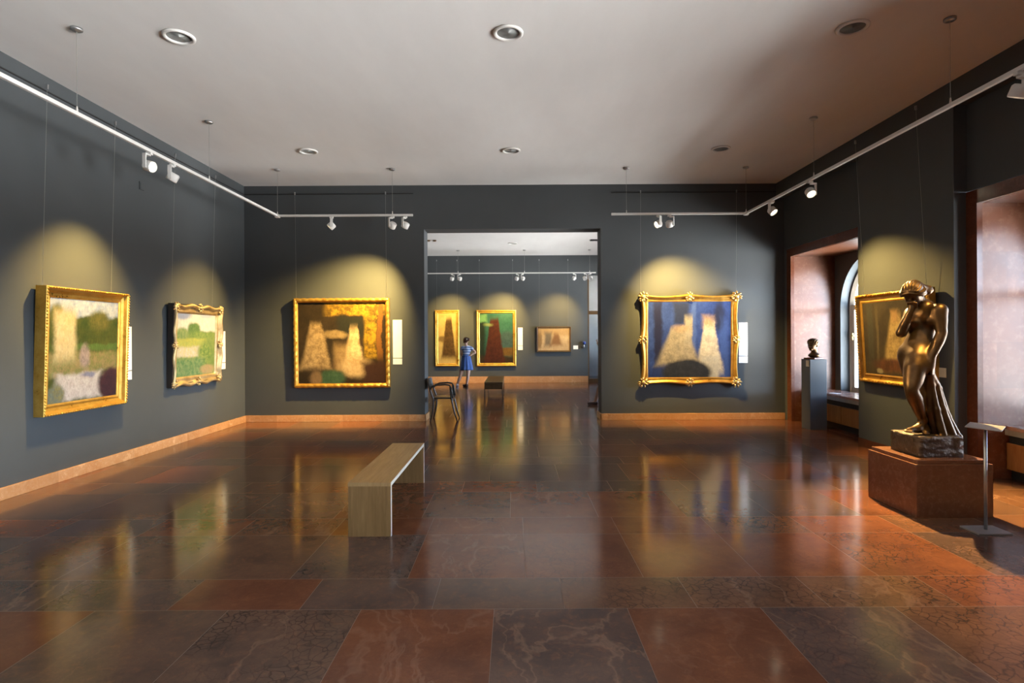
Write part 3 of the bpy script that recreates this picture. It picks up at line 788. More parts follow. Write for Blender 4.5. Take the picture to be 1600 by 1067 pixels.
# ------------------------------------------------------------------ paintings
def painting_mat(name, w, h, base, blobs, warp=0.05, wscale=3.0, brush=0.3, bscale=22.0, stretch=(1, 1, 1), dim=1.0):
    m, t = mat(name)
    p = t.obj()
    q = t.mapv(p, (1 / w, 1, 1 / h), (0.5, 0, 0.5))
    va = t.n('ShaderNodeVectorMath', operation='MULTIPLY_ADD')
    t.put(va.inputs[0], t.noise(p, wscale, 9, 0.68, color=True)); va.inputs[1].default_value = (2 * warp, 0, 2 * warp); t.put(va.inputs[2], q)
    X, _, Z = t.sep(va.outputs[0])[0:3]
    X = t.math('SUBTRACT', X, warp); Z = t.math('SUBTRACT', Z, warp)
    c = base
    if isinstance(base[0], tuple):
        c = t.mix(t.rng(t.noise(p, wscale * 1.5, 6, 0.65), 0.35, 0.65), base[0], base[1])
    for bl in blobs:
        kind, cx, cz, rx, rz, soft, col = bl[:7]
        a = t.math('DIVIDE', t.math('SUBTRACT', X, cx), rx); d = t.math('DIVIDE', t.math('SUBTRACT', Z, cz), rz)
        if kind == 't':
            a = t.math('DIVIDE', a, t.math('MAXIMUM', 0.12, t.math('MULTIPLY_ADD', d, -0.32, 0.68)))
        if kind == 'e':
            dist = t.math('SQRT', t.math('ADD', t.math('MULTIPLY', a, a), t.math('MULTIPLY', d, d)))
        else:
            dist = t.math('MAXIMUM', t.math('ABSOLUTE', a), t.math('ABSOLUTE', d))
        mk = t.rng(dist, 1 - soft * 0.8, 1 + soft * 0.8, 1, 0, True)
        if len(bl) > 7: mk = t.math('MULTIPLY', mk, bl[7])
        if isinstance(col[0], tuple):
            col = t.mix(t.rng(t.noise(t.mapv(p, stretch), wscale * 4, 5, 0.7), 0.4, 0.6), col[0], col[1])
        c = t.mix(mk, c, col)
    br = t.noise(t.mapv(p, (1.5, 1, 0.6), rot=(0, 0.5, 0)), bscale, 6, 0.7, 1.2)
    c = t.mix(1.0, c, t.ramp(br, [(0.25, (1 - brush,) * 3), (0.75, (1 + brush * 0.3,) * 3)]), 'MULTIPLY')
    c = t.mix(1.0, c, (dim, dim, dim), 'MULTIPLY')
    t.bsdf(c, 0.5, 0, t.bump(br, 0.12, 0.004), 0.2)
    return m

def frame_mesh(w, h, prof, N=1, wave=None):
    """moulding swept round a w x h rectangle; prof = [(inset, height), ...]; wave(side, t) = outward swelling at the outer edge"""
    b = MB(); bm = b.bm
    fwid = max(u for u, _ in prof)
    loops = []
    for (u, e) in prof:
        cs = [(-w / 2 + u, -h / 2 + u), (w / 2 - u, -h / 2 + u), (w / 2 - u, h / 2 - u), (-w / 2 + u, h / 2 - u)]
        nr = [(0, -1), (1, 0), (0, 1), (-1, 0)]
        lp = []
        for s in range(4):
            A, B = cs[s], cs[(s + 1) % 4]
            for i in range(N):
                tt = i / N
                o = wave(s, tt) * (1 - u / fwid) ** 0.7 if wave else 0
                lp.append(bm.verts.new((A[0] + (B[0] - A[0]) * tt + nr[s][0] * o, -e, A[1] + (B[1] - A[1]) * tt + nr[s][1] * o)))
        loops.append(lp)
    n = 4 * N
    loops.append(loops[0])
    for A, B in zip(loops, loops[1:]):
        for k in range(n):
            if A[k] is B[k]: continue
            bm.faces.new((A[k], A[(k + 1) % n], B[(k + 1) % n], B[k]))
    return b

def side_pts(w, h, inset, step):
    """points and directions along the four sides at a given inset"""
    out = []
    hw, hh = w / 2 - inset, h / 2 - inset
    for (ax, az, bx_, bz) in ((-hw, -hh, hw, -hh), (hw, -hh, hw, hh), (hw, hh, -hw, hh), (-hw, hh, -hw, -hh)):
        L = math.hypot(bx_ - ax, bz - az); n = max(1, int(L / step))
        for i in range(n):
            tt = (i + 0.5) / n
            out.append((ax + (bx_ - ax) * tt, az + (bz - az) * tt, math.atan2(bz - az, bx_ - ax)))
    return out

def hang(label, center, rotz, w, h, prof, fmat, cmat, tilt=0.0, wires=None, depth=0.05, inner=0.1, group=None):
    t_ = thing('hung_painting', label, 'painting', center, rotz, group, tilt)
    if prof is not None: frame_mesh(w, h, prof).build('frame', fmat, t_)
    iw, ih = w / 2 - inner + 0.01, h / 2 - inner + 0.01
    MB().box(-iw, iw, -depth, -depth + 0.02, -ih, ih).build('canvas', cmat, t_)
    MB().box(-iw - 0.02, iw + 0.02, -depth + 0.02, -0.004, -ih - 0.02, ih + 0.02).build('backing', M_DARKWOOD, t_)
    if wires:
        for wx, ztop in wires:
            g = MB().cyl((wx, -0.012, h / 2 - 0.02), (wx, -0.012 + (ztop - h / 2) * math.sin(tilt) * 0.0, ztop), 0.0016, seg=6)
            gw = g.build('hanging_wire', M_WIRE, t_)
            MB().box(wx - 0.008, wx + 0.008, -0.022, 0.0, ztop - 0.03, ztop + 0.02).build('rail_hook', M_STEEL, gw)
    return t_

def ornament(cx, cz, e, r, seed, flat=0.55):
    rnd = random.Random(seed); b = MB()
    b.ball((cx, -e, cz), (r * 0.42, r * flat * 0.6, r * 0.42), 2)
    for k in range(9):
        a = 2 * PI * k / 9 + rnd.random() * 0.3
        rr = r * (0.62 + 0.2 * rnd.random())
        b.ball((cx + rr * math.cos(a), -e + 0.006, cz + rr * math.sin(a)), (r * 0.30, r * 0.28, r * 0.20), 2, Matrix.Rotation(-a, 4, 'Y'))
    for k in range(5):
        a = 2 * PI * rnd.random()
        b.ball((cx + r * 0.95 * math.cos(a), -e + 0.012, cz + r * 0.95 * math.sin(a)), r * 0.16, 1)
    return b

RT = H - 0.16
# --- P1, left wall, near
w1, h1 = 1.30, 1.40
m1 = painting_mat('canvas_garden', 1.06, 1.16, ((0.05, 0.09, 0.022), (0.13, 0.15, 0.03)), [
    ('r', 0.5, 0.95, 0.6, 0.12, 0.25, ((0.42, 0.52, 0.80), (0.62, 0.70, 0.88))),
    ('e', 0.10, 0.84, 0.10, 0.12, 0.4, ((0.16, 0.17, 0.04), (0.10, 0.13, 0.03))),
    ('e', 0.70, 0.80, 0.16, 0.10, 0.4, ((0.14, 0.15, 0.04), (0.20, 0.19, 0.05))),
    ('r', 0.5, 0.36, 0.6, 0.12, 0.35, ((0.42, 0.33, 0.15), (0.28, 0.30, 0.10))),
    ('r', 0.6, 0.52, 0.5, 0.03, 0.6, (0.14, 0.26, 0.06), 0.8),
    ('r', 0.21, 0.66, 0.14, 0.24, 0.45, ((0.80, 0.66, 0.36), (0.86, 0.74, 0.46))),
    ('e', 0.50, 0.44, 0.07, 0.11, 0.5, ((0.55, 0.45, 0.42), (0.38, 0.30, 0.30))),
    ('r', 0.43, 0.14, 0.33, 0.14, 0.3, ((0.72, 0.66, 0.66), (0.84, 0.80, 0.80))),
    ('e', 0.55, 0.25, 0.10, 0.03, 0.6, (0.16, 0.20, 0.46), 0.7),
    ('e', 0.90, 0.13, 0.20, 0.17, 0.3, ((0.085, 0.03, 0.045), (0.05, 0.022, 0.04))),
    ('e', 0.10, 0.06, 0.12, 0.10, 0.5, ((0.32, 0.30, 0.14), (0.20, 0.26, 0.24)))], 0.085, 3.0, 0.4, 26, (1, 1, 1), 0.52)
P1 = hang('gilt beaded frame with a blue-sky and cream-patched garden painting, nearest on left wall', (XL + 0.012, 6.67, 1.467), PI / 2, w1, h1, None, M_GOLD, m1, 0.03,
          [(-0.58, RT - 1.467), (0.46, RT - 1.467)], 0.055, 0.12)
F1 = frame_mesh(w1, h1, [(0, 0), (0, 0.115), (0.012, 0.122), (0.022, 0.115), (0.03, 0.108), (0.045, 0.075), (0.075, 0.06), (0.1, 0.066), (0.105, 0.062), (0.12, 0.058), (0.12, 0.0)]).build('frame', M_GOLDB, P1)
b = MB()
for x, z, a in side_pts(w1, h1, 0.012, 0.034):
    b.ball((x, -0.122, z), (0.0125, 0.011, 0.010), 1, Matrix.Rotation(-a, 4, 'Y'))
b.build('beading', M_GOLDB, F1, True)

# --- P2, left wall, far: swept outline with corner and centre ornaments
w2, h2 = 1.36, 1.24
m2 = painting_mat('canvas_hill', 1.08, 0.96, ((0.22, 0.34, 0.10), (0.34, 0.44, 0.14)), [
    ('r', 0.5, 0.90, 0.6, 0.18, 0.2, ((0.86, 0.86, 0.82), (0.95, 0.94, 0.90))),
    ('e', 0.12, 0.98, 0.22, 0.07, 0.6, (0.36, 0.44, 0.74)), ('e', 0.75, 0.99, 0.2, 0.05, 0.7, (0.60, 0.66, 0.82)),
    ('e', 0.42, 0.74, 0.16, 0.13, 0.3, ((0.12, 0.24, 0.08), (0.20, 0.34, 0.12))),
    ('e', 0.12, 0.68, 0.16, 0.10, 0.4, ((0.22, 0.36, 0.14), (0.36, 0.46, 0.2))), ('e', 0.60, 0.66, 0.3, 0.06, 0.5, ((0.34, 0.46, 0.14), (0.2, 0.34, 0.1))),
    ('r', 0.3, 0.53, 0.4, 0.07, 0.4, ((0.60, 0.60, 0.14), (0.48, 0.56, 0.16))),
    ('r', 0.25, 0.39, 0.3, 0.08, 0.5, ((0.85, 0.78, 0.70), (0.80, 0.72, 0.40))),
    ('e', 0.72, 0.34, 0.17, 0.2, 0.4, ((0.16, 0.30, 0.08), (0.40, 0.50, 0.14))),
    ('r', 0.3, 0.12, 0.4, 0.16, 0.4, ((0.13, 0.30, 0.12), (0.32, 0.44, 0.2))),
    ('e', 0.80, 0.08, 0.2, 0.08, 0.4, ((0.62, 0.42, 0.22), (0.52, 0.44, 0.22)))], 0.05, 4.0, 0.3, 24, dim=0.58)
P2 = hang('worn ornate gilt frame with a pale green hill landscape, farther on left wall', (XL + 0.012, 9.02, 1.49), PI / 2, w2, h2, None, M_GOLDPALE, m2, 0.03,
          [(-0.63, RT - 1.49), (0.50, RT - 1.49)], 0.05, 0.14)
wv = lambda s, t_: 0.018 * math.cos(t_ * 2 * PI * 3) * (1 if 0.02 < t_ else 0) + 0.004
F2 = frame_mesh(w2, h2, [(0, 0.088), (0.006, 0.10), (0.02, 0.118), (0.04, 0.112), (0.06, 0.08), (0.085, 0.062), (0.105, 0.07), (0.115, 0.066), (0.14, 0.054), (0.14, 0.03), (0.03, 0.03), (0.03, 0.088)], 24, wv).build('frame', M_GOLDPALE, P2, True)
frame_mesh(w2 + 0.02, h2 + 0.005, [(0, 0.0), (0, 0.09), (0.05, 0.09), (0.05, 0.0)]).build('frame_side', M_FRAMEBLACK, P2)
k = 0
for cx, cz, r in [(sx * (w2 / 2 - 0.05), sz * (h2 / 2 - 0.05), 0.075) for sx in (-1, 1) for sz in (-1, 1)]:
    k += 1; ornament(cx, cz, 0.10, r, 20 + k).build('corner_ornament', M_GOLDPALE, F2, True)
for cx, cz, r in [(0, h2 / 2 - 0.04, 0.07), (0, -h2 / 2 + 0.04, 0.07), (w2 / 2 - 0.04, 0, 0.07), (-w2 / 2 + 0.04, 0, 0.07)]:
    k += 1; ornament(cx, cz, 0.10, r, 20 + k).build('centre_ornament', M_GOLDPALE, F2, True)

# --- P3, back wall left of the passage: twisted leaf moulding
w3, h3 = 1.81, 1.69
m3 = painting_mat('canvas_studio', 1.64, 1.53, ((0.020, 0.014, 0.008), (0.040, 0.026, 0.014)), [
    ('r', 0.66, 0.93, 0.32, 0.09, 0.3, ((0.42, 0.24, 0.025), (0.13, 0.075, 0.012))),
    ('r', 0.83, 0.60, 0.075, 0.28, 0.25, ((0.36, 0.21, 0.02), (0.10, 0.06, 0.012))),
    ('r', 0.94, 0.68, 0.03, 0.36, 0.4, (0.18, 0.075, 0.018)),
    ('r', 0.60, 0.70, 0.15, 0.12, 0.3, (0.022, 0.022, 0.016)),
    ('t', 0.20, 0.46, 0.18, 0.27, 0.3, ((0.40, 0.28, 0.14), (0.22, 0.145, 0.07))),
    ('e', 0.42, 0.60, 0.14, 0.05, 0.5, ((0.30, 0.21, 0.10), (0.22, 0.15, 0.07))),
    ('r', 0.53, 0.30, 0.11, 0.17, 0.5, ((0.30, 0.20, 0.09), (0.22, 0.14, 0.065))),
    ('t', 0.64, 0.42, 0.12, 0.26, 0.4, ((0.62, 0.45, 0.24), (0.42, 0.29, 0.14))),
    ('e', 0.66, 0.20, 0.17, 0.12, 0.5, ((0.52, 0.37, 0.19), (0.40, 0.27, 0.13))),
    ('e', 0.38, 0.06, 0.15, 0.11, 0.35, ((0.035, 0.075, 0.04), (0.05, 0.10, 0.055))),
    ('e', 0.20, 0.06, 0.07, 0.09, 0.5, (0.18, 0.115, 0.06)),
    ('r', 0.88, 0.12, 0.14, 0.14, 0.4, (0.040, 0.018, 0.012))], 0.06, 2.2, 0.3, 20)
P3 = hang('big dark brown and gold painting in a twisted leaf gilt frame, left of the passage', (-3.236, YB - 0.012, 1.488), 0, w3, h3, None, M_GOLD, m3, 0.022,
          [(-0.86, RT - 1.488), (0.84, RT - 1.488)], 0.05, 0.085)
b = MB(); bm = b.bm
def twisted(b, w, h, inset, rad, e, lam=0.125):
    bm = b.bm
    hw, hh = w / 2 - inset, h / 2 - inset
    C = [(-hw, -hh), (hw, -hh), (hw, hh), (-hw, hh)]
    for s in range(4):
        A, B = C[s], C[(s + 1) % 4]
        L = math.hypot(B[0] - A[0], B[1] - A[1]); n = int(L / 0.012)
        dx, dz = (B[0] - A[0]) / L, (B[1] - A[1]) / L
        nx, nz = dz, -dx
        rings = []
        for i in range(n + 1):
            tt = i / n * L
            rg = []
            for j in range(14):
                th = 2 * PI * j / 14
                ph = ((tt / lam + th / (2 * PI)) % 1.0)
                rr = rad * (0.80 + 0.30 * abs(math.sin(PI * ph)) ** 0.6)
                o = math.cos(th) * rr; q = math.sin(th) * rr
                rg.append(bm.verts.new((A[0] + dx * tt + nx * o, -e - q, A[1] + dz * tt + nz * o)))
            rings.append(rg)
        for P, Q in zip(rings, rings[1:]):
            for j in range(14): bm.faces.new((P[j], P[(j + 1) % 14], Q[(j + 1) % 14], Q[j]))
        bm.faces.new(rings[0]); bm.faces.new(rings[-1])
    for c in C: b.ball((c[0], -e, c[1]), rad * 1.12, 2)
twisted(b, w3, h3, 0.04, 0.036, 0.065)
b.build('leaf_moulding', M_GOLDB, P3, True)
frame_mesh(w3, h3, [(0.005, 0.0), (0.005, 0.06), (0.06, 0.07), (0.066, 0.06), (0.072, 0.066), (0.085, 0.055), (0.085, 0.0)]).build('frame', M_GOLD, P3)

# --- P4, back wall right of the passage: swept frame with ornaments
w4, h4 = 1.87, 1.73
m4 = painting_mat('canvas_blue', 1.56, 1.42, ((0.022, 0.045, 0.20), (0.05, 0.10, 0.36)), [
    ('r', 0.12, 0.6, 0.05, 0.5, 0.6, (0.018, 0.022, 0.07)), ('r', 0.40, 0.86, 0.09, 0.16, 0.4, (0.028, 0.040, 0.10)), ('r', 0.55, 0.7, 0.03, 0.4, 0.6, (0.09, 0.16, 0.45), 0.7),
    ('e', 0.86, 0.8, 0.06, 0.2, 0.6, (0.02, 0.026, 0.075)), ('r', 0.92, 0.35, 0.05, 0.4, 0.6, (0.06, 0.12, 0.36), 0.6),
    ('t', 0.37, 0.40, 0.27, 0.24, 0.3, ((0.46, 0.40, 0.29), (0.30, 0.26, 0.20))),
    ('r', 0.49, 0.62, 0.045, 0.18, 0.4, ((0.46, 0.42, 0.33), (0.36, 0.32, 0.25))),
    ('e', 0.40, 0.64, 0.09, 0.05, 0.9, ((0.62, 0.42, 0.24), (0.42, 0.30, 0.18)), 0.8),
    ('t', 0.74, 0.40, 0.16, 0.34, 0.25, ((0.78, 0.70, 0.55), (0.55, 0.50, 0.40))),
    ('r', 0.73, 0.74, 0.06, 0.07, 0.9, ((0.66, 0.45, 0.24), (0.5, 0.32, 0.14)), 0.8),
    ('r', 0.75, 0.12, 0.10, 0.16, 0.3, ((0.68, 0.64, 0.54), (0.56, 0.54, 0.48))),
    ('e', 0.46, 0.06, 0.30, 0.18, 0.2, ((0.028, 0.032, 0.045), (0.04, 0.045, 0.06)))], 0.06, 2.2, 0.3, 20, dim=0.62)
P4 = hang('deep blue painting with cream patches in an ornate gilt frame, right of the passage', (3.30, YB - 0.012, 1.519), 0, w4, h4, None, M_GOLD, m4, 0.022,
          [(-0.91, RT - 1.519), (0.89, RT - 1.519)], 0.05, 0.155)
wv4 = lambda s, t_: -0.045 * math.sin(PI * ((2 * t_) % 1.0)) ** 0.8
F4 = frame_mesh(w4, h4, [(0, 0.0), (0, 0.02), (0.008, 0.085), (0.025, 0.105), (0.045, 0.098), (0.075, 0.06), (0.10, 0.052), (0.118, 0.062), (0.128, 0.06), (0.142, 0.05), (0.155, 0.054), (0.155, 0.0)], 28, wv4).build('frame', M_GOLD, P4, True)
for i, (cx, cz, r) in enumerate([(sx * (w4 / 2 - 0.06), sz * (h4 / 2 - 0.06), 0.10) for sx in (-1, 1) for sz in (-1, 1)]):
    ornament(cx, cz, 0.09, r, 40 + i).build('corner_ornament', M_GOLDPALE, F4, True)
for i, (cx, cz, r) in enumerate([(0, h4 / 2 - 0.055, 0.085), (0, -h4 / 2 + 0.055, 0.085), (w4 / 2 - 0.055, 0, 0.085), (-w4 / 2 + 0.055, 0, 0.085)]):
    ornament(cx, cz, 0.085, r, 50 + i).build('centre_ornament', M_GOLDPALE, F4, True)

# --- P5, on the pier beside the statue
w5, h5 = 1.44, 1.21
m5 = painting_mat('canvas_dark', 1.2, 0.97, ((0.030, 0.022, 0.012), (0.055, 0.040, 0.022)), [
    ('r', 0.12, 0.6, 0.05, 0.4, 0.6, (0.045, 0.042, 0.030)), ('r', 0.24, 0.55, 0.02, 0.36, 0.6, (0.085, 0.065, 0.035)),
    ('t', 0.56, 0.46, 0.22, 0.36, 0.35, ((0.42, 0.29, 0.12), (0.22, 0.145, 0.06))), ('r', 0.54, 0.80, 0.05, 0.07, 0.9, (0.40, 0.23, 0.10), 0.7),
    ('e', 0.45, 0.14, 0.28, 0.10, 0.5, ((0.12, 0.045, 0.02), (0.07, 0.03, 0.015))), ('e', 0.25, 0.05, 0.05, 0.04, 0.5, (0.24, 0.20, 0.12))], 0.06, 2.4, 0.3, 20)
P5 = hang('dark brown painting in a fluted gilt frame on the pier behind the bronze statue', (XP - 0.012, 7.37, 1.545), -PI / 2, w5, h5, None, M_GOLD, m5, 0.055,
          [(-0.6, RT - 1.545), (0.6, RT - 1.545)], 0.05, 0.12)
F5 = frame_mesh(w5, h5, [(0, 0), (0, 0.075), (0.015, 0.085), (0.03, 0.078), (0.05, 0.05), (0.08, 0.05), (0.1, 0.058), (0.12, 0.052), (0.12, 0)]).build('frame', M_GOLD, P5)
b = MB()
for x, z, a in side_pts(w5, h5, 0.018, 0.036):
    b.ball((x, -0.08, z), (0.011, 0.014, 0.022), 1, Matrix.Rotation(-a, 4, 'Y'))
b.build('fluting', M_GOLDB, F5, True)

# --- far room paintings
def far_paint(label, x0, x1, z0, z1, fw, fmat, cm, wires=True, bright=False):
    w, h = x1 - x0, z1 - z0
    zc = (z0 + z1) / 2
    return hang(label, ((x0 + x1) / 2, YFAR - 0.012, zc), 0, w, h, [(0, 0), (0, 0.06), (fw * 0.25, 0.075), (fw * 0.55, 0.06), (fw * 0.85, 0.065), (fw, 0.05), (fw, 0)], fmat, cm, 0.012,
                [(-w * 0.42, H2 - 0.16 - zc), (w * 0.42, H2 - 0.16 - zc)], 0.045, fw)
A, B_ = at(679.5, 484.6, YFAR - .06), at(717.8, 572.2, YFAR - .06)
m6 = painting_mat('canvas_ochre', B_.x - A.x, A.z - B_.z, ((0.62, 0.42, 0.12), (0.72, 0.52, 0.18)), [
    ('r', 0.5, 0.10, 0.6, 0.12, 0.5, (0.72, 0.50, 0.16)), ('t', 0.57, 0.50, 0.30, 0.36, 0.25, ((0.095, 0.050, 0.015), (0.15, 0.08, 0.025))), ('e', 0.28, 0.48, 0.14, 0.05, 0.6, (0.18, 0.10, 0.035), 0.8)], 0.07, 2.2, 0.25, 14, dim=0.72)
P6 = far_paint('tall narrow ochre painting with a dark brown mass in gilt frame, left in far room', A.x, B_.x, B_.z, A.z, 0.10, M_GOLDB, m6)
A, B_ = at(744.3, 484.6, YFAR - .06), at(806.6, 572.0, YFAR - .06)
m7 = painting_mat('canvas_teal', B_.x - A.x, A.z - B_.z, ((0.025, 0.105, 0.075), (0.045, 0.15, 0.105)), [
    ('r', 0.08, 0.4, 0.14, 0.6, 0.5, (0.018, 0.030, 0.018)), ('r', 0.5, 0.02, 0.6, 0.16, 0.3, ((0.050, 0.030, 0.012), (0.035, 0.022, 0.012))),
    ('r', 0.82, 0.26, 0.20, 0.08, 0.4, ((0.20, 0.105, 0.02), (0.15, 0.08, 0.02))), ('e', 0.78, 0.48, 0.22, 0.14, 0.4, ((0.045, 0.085, 0.08), (0.06, 0.11, 0.10))),
    ('t', 0.45, 0.44, 0.27, 0.42, 0.2, ((0.090, 0.024, 0.012), (0.055, 0.016, 0.009))),
    ('r', 0.17, 0.86, 0.10, 0.07, 0.5, (0.16, 0.36, 0.14)), ('e', 0.30, 0.74, 0.10, 0.03, 0.8, (0.30, 0.36, 0.12), 0.7)], 0.06, 2.2, 0.25, 14, dim=0.75)
P7 = far_paint('green-toned painting with a dark red mass in gilt frame, middle of far room', A.x, B_.x, B_.z, A.z, 0.11, M_GOLDB, m7)
A, B_ = at(838.6, 510.4, YFAR - .06), at(892.3, 549.6, YFAR - .06)
m8 = painting_mat('canvas_tan', B_.x - A.x, A.z - B_.z, ((0.46, 0.31, 0.16), (0.54, 0.39, 0.21)), [
    ('r', 0.5, 0.85, 0.6, 0.2, 0.5, (0.40, 0.26, 0.12)), ('e', 0.08, 0.45, 0.07, 0.34, 0.5, (0.24, 0.15, 0.07)), ('r', 0.33, 0.50, 0.10, 0.27, 0.6, (0.17, 0.13, 0.085)),
    ('t', 0.57, 0.50, 0.17, 0.24, 0.6, (0.22, 0.115, 0.05))], 0.07, 2.5, 0.25, 14)
P8 = far_paint('small tan landscape-format painting in a thin dark frame, right in far room', A.x, B_.x, B_.z, A.z, 0.055, M_DARKWOOD, m8)

# ------------------------------------------------------------------ wall labels
def textcard(name):
    m, t = mat(name)
    p = t.obj(); X, Y, Z = t.sep(p)[0:3]
    ln = t.math('GREATER_THAN', t.math('FRACT', t.math('MULTIPLY', Z, 42.0)), 0.62)
    wd = t.rng(t.noise(t.mapv(p, (1, 1, 0.02)), 90, 2), 0.45, 0.55)
    t.bsdf(t.mix(t.math('MULTIPLY', t.math('MULTIPLY', ln, wd), 0.16), (0.86, 0.86, 0.86), (0.25, 0.25, 0.25)), 0.6)
    return m
M_TEXT = textcard('printed_card')
def wall_label(label, c, rotz, w, h, split=None):
    t_ = thing('wall_label', label, 'label', c, rotz, 'white wall texts beside the paintings')
    if split:
        z0 = -h / 2 + h * split
        MB().box(-w / 2, w / 2, -0.008, 0, z0 + 0.006, h / 2).build('text_panel', M_TEXT, t_)
        MB().box(-w / 2, w / 2, -0.008, 0, -h / 2, z0 - 0.006).build('caption_panel', M_TEXT, t_)
    else:
        MB().box(-w / 2, w / 2, -0.008, 0, -h / 2, h / 2).build('text_panel', M_TEXT, t_)
    return t_
a_, b_ = at(613.8, 499.8, YB), at(628.4, 569.2, YB)
wall_label('white text panel lit warm beside the leaf-framed painting left of the passage', ((a_.x + b_.x) / 2, YB, (a_.z + b_.z) / 2), 0, b_.x - a_.x, a_.z - b_.z, 0.14)
a_, b_ = at(1154.0, 503.9, YB), at(1168.0, 566.8, YB)
wall_label('white text panel beside the deep blue painting right of the passage', ((a_.x + b_.x) / 2, YB, (a_.z + b_.z) / 2), 0, b_.x - a_.x, a_.z - b_.z, 0.17)
wall_label('white text panel at the right edge of the near garden painting on left wall', (XL, 7.47, 1.40), PI / 2, 0.19, 0.70, 0.17)
wall_label('white text panel at the right edge of the green hill landscape on left wall', (XL, 9.93, 1.38), PI / 2, 0.18, 0.66, 0.17)
a_, b_ = at(809.2, 511.8, YFAR), at(816.8, 546.8, YFAR)
wall_label('white text panel beside the green-toned painting in far room', ((a_.x + b_.x) / 2, YFAR, (a_.z + b_.z) / 2), 0, b_.x - a_.x, a_.z - b_.z, 0.19)
a_, b_ = at(895.8, 539.8, YFAR), at(903.2, 545.5, YFAR)
wall_label('small white caption card right of the small tan painting in far room', ((a_.x + b_.x) / 2, YFAR, (a_.z + b_.z) / 2), 0, b_.x - a_.x, a_.z - b_.z)
o = tag(MB().box(-0.06, 0.06, -0.006, 0, -0.055, 0.055).build('wall_label', M_CREAMCARD), 'cream caption card on the pier at the right of the bronze statue', 'label', 'white wall texts beside the paintings')
q = at(1472, 583, 6.63); o.location = (XP, 6.60, 1.15); o.rotation_euler = (0, 0, -PI / 2)
o = thing('wall_fitting', 'small dark wall fitting with a blue round top beside the far doorway', 'fitting', at(911.5, 541, YFAR))
MB().box(-0.07, 0.0, -0.06, 0, -0.07, 0.0, 0.005).build('bracket', M_FRAMEBLACK, o)
MB().ball((0.02, -0.06, 0.12), 0.06, 2).build('blue_ball', M_BLUEPLASTIC, o, True)
MB().cyl((0.015, -0.05, -0.05), (0.015, -0.05, 0.08), 0.018).build('stem', M_STEEL, o, True)
o = thing('socket_plate', 'small square wall-painted cover plate high on left wall', 'cover plate', (XL, 7.79, 3.68), PI / 2)
MB().box(-0.05, 0.05, -0.012, 0, -0.055, 0.055, 0.004).build('plate', M_WALL, o)
MB().box(-0.035, 0.035, -0.015, -0.012, -0.04, 0.04).build('cover', M_WALL, o)

# ------------------------------------------------------------------ oak bench
bn_ = thing('oak_bench', 'pale oak slab bench standing in the middle of the marble floor', 'bench', (-1.165, 5.40, 0))
bw, bl, bh, bt = 0.345, 1.69, 0.432, 0.03
MB().box(-bw / 2, bw / 2, -bl / 2, bl / 2, bh - bt, bh, 0.002).build('seat_top', M_OAK, bn_)
for s in (-1, 1):
    MB().box(-bw / 2 + 0.001, bw / 2 - 0.001, s * bl / 2, s * (bl / 2 - bt), 0, bh - bt, 0.002).build('end_panel', M_OAKSHADE, bn_)
MB().box(bw / 2, bw / 2 + 0.0015, -bl / 2, bl / 2, bh - bt, bh).box(bw / 2, bw / 2 + 0.0015, -bl / 2, -bl / 2 + bt, 0, bh - bt).box(bw / 2, bw / 2 + 0.0015, bl / 2 - bt, bl / 2, 0, bh - bt).build('lit_edges', M_OAKLITEDGE, bn_)  # thin strips on the window side only, painting the light on the edges
MB().box(-0.05, 0.05, -bl / 2 + bt, bl / 2 - bt, bh - bt - 0.05, bh - bt).build('stretcher', M_OAKSHADE, bn_)

# dark bench in the far room
b2 = thing('dark_bench', 'dark brown upholstered bench on thin legs in the far room', 'bench', (-0.525, 15.55, 0))
MB().box(-0.235, 0.235, -1.1, 1.1, 0.36, 0.43, 0.012).build('seat', M_DARKWOOD, b2)
MB().box(-0.23, 0.23, -1.09, 1.09, 0.25, 0.36).build('apron', M_DARKWOOD, b2)
for sx in (-1, 1):
    for sy in (-1, 1):
        MB().box(sx * 0.225 - 0.012, sx * 0.225 + 0.012, sy * 1.07 - 0.012, sy * 1.07 + 0.012, 0, 0.25).build('leg', M_FRAMEBLACK, b2)

# ------------------------------------------------------------------ black armchair in the passage
ch = thing('armchair', 'black bentwood armchair facing right at the left jamb of the passage', 'chair', (-1.36, 10.93, 0))
yw = 0.215
MB().box(-0.17, 0.21, -yw, yw, 0.425, 0.45, 0.01).build('seat', M_BLACKWOOD, ch)
b = MB()
rows = []
for i in range(9):
    v = -1 + 2 * i / 8
    rows.append([b.bm.verts.new((-0.235 - 0.035 * (1 - v * v) + (0.0 if k < 2 else 0.016) - (0.035 * (k % 2)), v * (yw + 0.005), 0.60 if k % 2 == 0 else 0.80)) for k in range(4)])
for A, B in zip(rows, rows[1:]):
    for q in ((0, 1), (1, 3), (3, 2), (2, 0)):
        b.bm.faces.new((A[q[0]], A[q[1]], B[q[1]], B[q[0]]))
b.bm.faces.new((rows[0][0], rows[0][1], rows[0][3], rows[0][2])); b.bm.faces.new((rows[-1][0], rows[-1][1], rows[-1][3], rows[-1][2]))
b.build('backrest', M_BLACKWOOD, ch)
